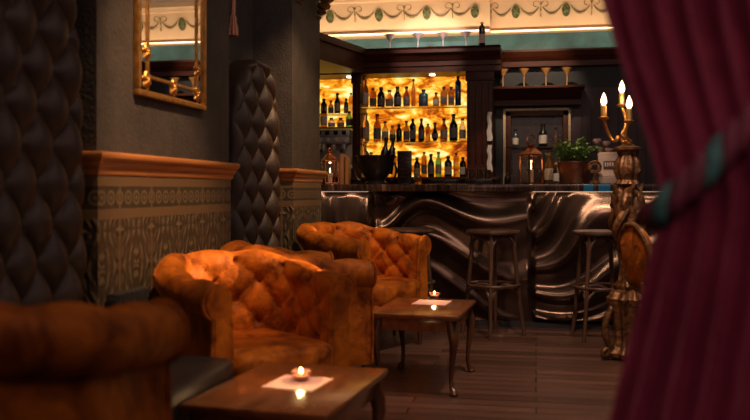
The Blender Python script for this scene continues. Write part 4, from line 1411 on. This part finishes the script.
for a, b_ in zip(cpts, cpts[1:]): ln.append(ln[-1] + (b_ - a).length)
for k, mt in enumerate(('tie_burgundy', 'tie_burgundy', 'tie_teal')):
    pts = []
    for i, p in enumerate(cpts):
        tg = (cpts[min(NPT, i + 1)] - cpts[max(0, i - 1)]).normalized()
        sd = tg.cross(Vector((0, 0, 1))).normalized(); up = sd.cross(tg)
        a = 2 * PI * (ln[i] / .10 + k / 3)
        pts.append(p + sd * .011 * cos(a) + up * .011 * sin(a))
    o = MB().tube(pts, .0145, 10).build('strand', mt, tie)
    if mt == 'tie_teal': o['label'] = 'teal strand'
MB().tube([(.955, Y0 + .16, 1.60), (.955, Y0 + .09, 1.60), (.955, Y0 + .085, 1.64)], .010, 8).build('hook', 'gilt', tie)

# ------------------------------------------------------------------ light
def aim(o, target):
    d = Vector(target) - o.location
    o.rotation_euler = d.to_track_quat('-Z', 'Y').to_euler()
def area(name, loc, target, sx, sy, power, col):
    l = bpy.data.lights.new(name, 'AREA'); l.shape = 'RECTANGLE'; l.size = sx; l.size_y = sy; l.energy = power; l.color = col
    o = bpy.data.objects.new(name, l); C.objects.link(o); o.location = loc; aim(o, target); return o
def spot(name, loc, target, power, col, ang, blend=.4, rad=.05):
    l = bpy.data.lights.new(name, 'SPOT'); l.energy = power; l.color = col; l.spot_size = R(ang); l.spot_blend = blend; l.shadow_soft_size = rad
    o = bpy.data.objects.new(name, l); C.objects.link(o); o.location = loc; aim(o, target); return o
def point(name, loc, power, col, rad=.02):
    l = bpy.data.lights.new(name, 'POINT'); l.energy = power; l.color = col; l.shadow_soft_size = rad
    o = bpy.data.objects.new(name, l); C.objects.link(o); o.location = loc; return o

WARM = (1.0, 0.58, 0.28)
AMB = (1.0, 0.70, 0.46)
# warm chair spots and ceiling downlights, then added fills, wash and fill spots
spot('wall_spot_chair', (1.9, 4.75, 2.25), (-1.48, 3.77, .60), 1700, WARM, 7.8, .3, .02)
spot('wall_spot_far_chair', (1.7, 6.35, 2.2), (-1.45, 5.82, .62), 1300, WARM, 8.2, .3, .02)
spot('downlight_rail', (-.75, 3.0, 3.0), (-1.72, 3.7, 1.1), 300, WARM, 40, .9, .05)
spot('downlight_pier', (-.7, 5.2, 3.0), (-1.72, 6.2, 1.15), 190, WARM, 52, .8, .05)
spot('downlight_floor', (.3, 4.2, 3.0), (.1, 5.3, 0), 190, (1.0, .66, .46), 80, .9, .1)
spot('downlight_table', (-.5, 2.6, 3.0), (-.75, 2.95, .4), 130, AMB, 32, .9, .1)
area('room_fill', (0.6, 3.0, 3.0), (0.0, 4.2, 0), 2.5, 4.0, 28, (1.0, 0.66, 0.58))
spot('curtain_spot', (.7, -1.0, 2.3), (.55, 1.5, 1.1), 68, (1.0, 0.60, 0.54), 44, .8, .25)
area('near_fill', (-.6, -.9, 2.4), (-.6, 1.5, .9), 1.0, 1.0, 7, (1.0, 0.56, 0.46))
area('bar_front_wash', (.2, 5.0, 2.95), (0, 6.9, .6), 2.8, .3, 9, (1.0, 0.76, 0.60))
spot('martini_fill_spot', (XatY(430, 7.1), 7.1, 3.02), (XatY(430, YG), YG, zc1 + .1), 70, (1, .85, .75), 40, .5, .03)  # unseen spot added to light the martini glasses from the front
spot('pillar_fill_spot', (-.3, 7.0, 3.0), (-.44, 8.12, 1.40), 45, AMB, 16, .6, .03)  # added out of view to brighten the white cloths
spot('goblet_fill_spot', (XatY(535, 7.4), 7.3, 3.0), (XatY(535, 8.36), 8.36, zs1 + .12), 95, AMB, 40, .7, .03)  # extra unseen spot, added so the gold goblets show brighter
spot('counter_end_fill_spot', (XatY(575, 6.4), 6.3, 3.0), (XatY(578, 7.2), 7.2, 1.25), 70, AMB, 22, .8, .03)  # added unseen to lift the plant and objects beside it
# frieze uplights lying on top of the canopy and of the beam
area('frieze_uplight', (-1.5, BY + .02, zc1 + .03), (-1.5, 8.62, 3.1), 2.2, .08, 9.0, (1.0, 0.76, 0.50))
area('frieze_uplight', (1.1, 8.30, zb1 + .06), (1.1, 8.62, 3.1), 3.0, .06, 8.0, (1.0, 0.76, 0.50))
# under-counter strips
area('counter_strip', ((seam + 1.45) / 2, BF - .059, 1.082), ((seam + 1.45) / 2, BF + .12, .6), 1.5, .012, 3.4, AMB)
area('counter_strip', (-1.95, BF - .059, 1.082), (-1.95, BF + .12, .6), 1.2, .012, 3.5, AMB)
for (px, py, pw) in ((301, 378, 1.0), (434.5, 296, .8)):
    p = onz(px, 381 if px < 400 else 298.5, ZT)
    point('tealight_flame', (p[0], p[1], ZT + .06), pw, (1, .55, .22), .008)
for (px, py) in ((603, 98), (622, 84), (628, 102)):
    o2 = right * ((px - 627.5) * dpix / FPX)
    point('candle_bulb', (tx + o2.x, 5.72 + o2.y - .05, zt(py)), 1.4, (1, .62, .34), .02)
for px in (531, 330):
    point('lantern_flame', (XatY(px, YC), YC, CT_Z + .19), 1.1, (1, .58, .26), .01)
# unseen cool lamp, added to give the bar front blue glints
area('blue_glint_fill', (2.6, 3.6, 2.2), (.3, 6.9, .9), .25, .5, 2.0, (.30, .62, 1.0))

w = bpy.data.worlds.new('World'); bpy.context.scene.world = w
w.use_nodes = True
w.node_tree.nodes['Background'].inputs[0].default_value = (0.02, 0.014, 0.012, 1)
w.node_tree.nodes['Background'].inputs[1].default_value = 0.3

cam = bpy.data.cameras.new('Camera'); co = bpy.data.objects.new('Camera', cam); C.objects.link(co)
co.location = (0, 0, CAMZ); co.rotation_euler = (R(90), 0, TH)
cam.sensor_width = 36; cam.lens = 36 * FPX / 750
cam.shift_y = -20 / 750
cam.dof.use_dof = True; cam.dof.focus_distance = 6.2; cam.dof.aperture_fstop = 1.9
cam.clip_start = .05
bpy.context.scene.camera = co
vs = bpy.context.scene.view_settings
vs.view_transform = 'Standard'; vs.look = 'None'; vs.gamma = 1; vs.exposure = 0.18; vs.use_curve_mapping = False
try:
    bpy.context.scene.cycles.use_denoising = True
    bpy.context.scene.cycles.sample_clamp_indirect = 4.0
except Exception:
    pass
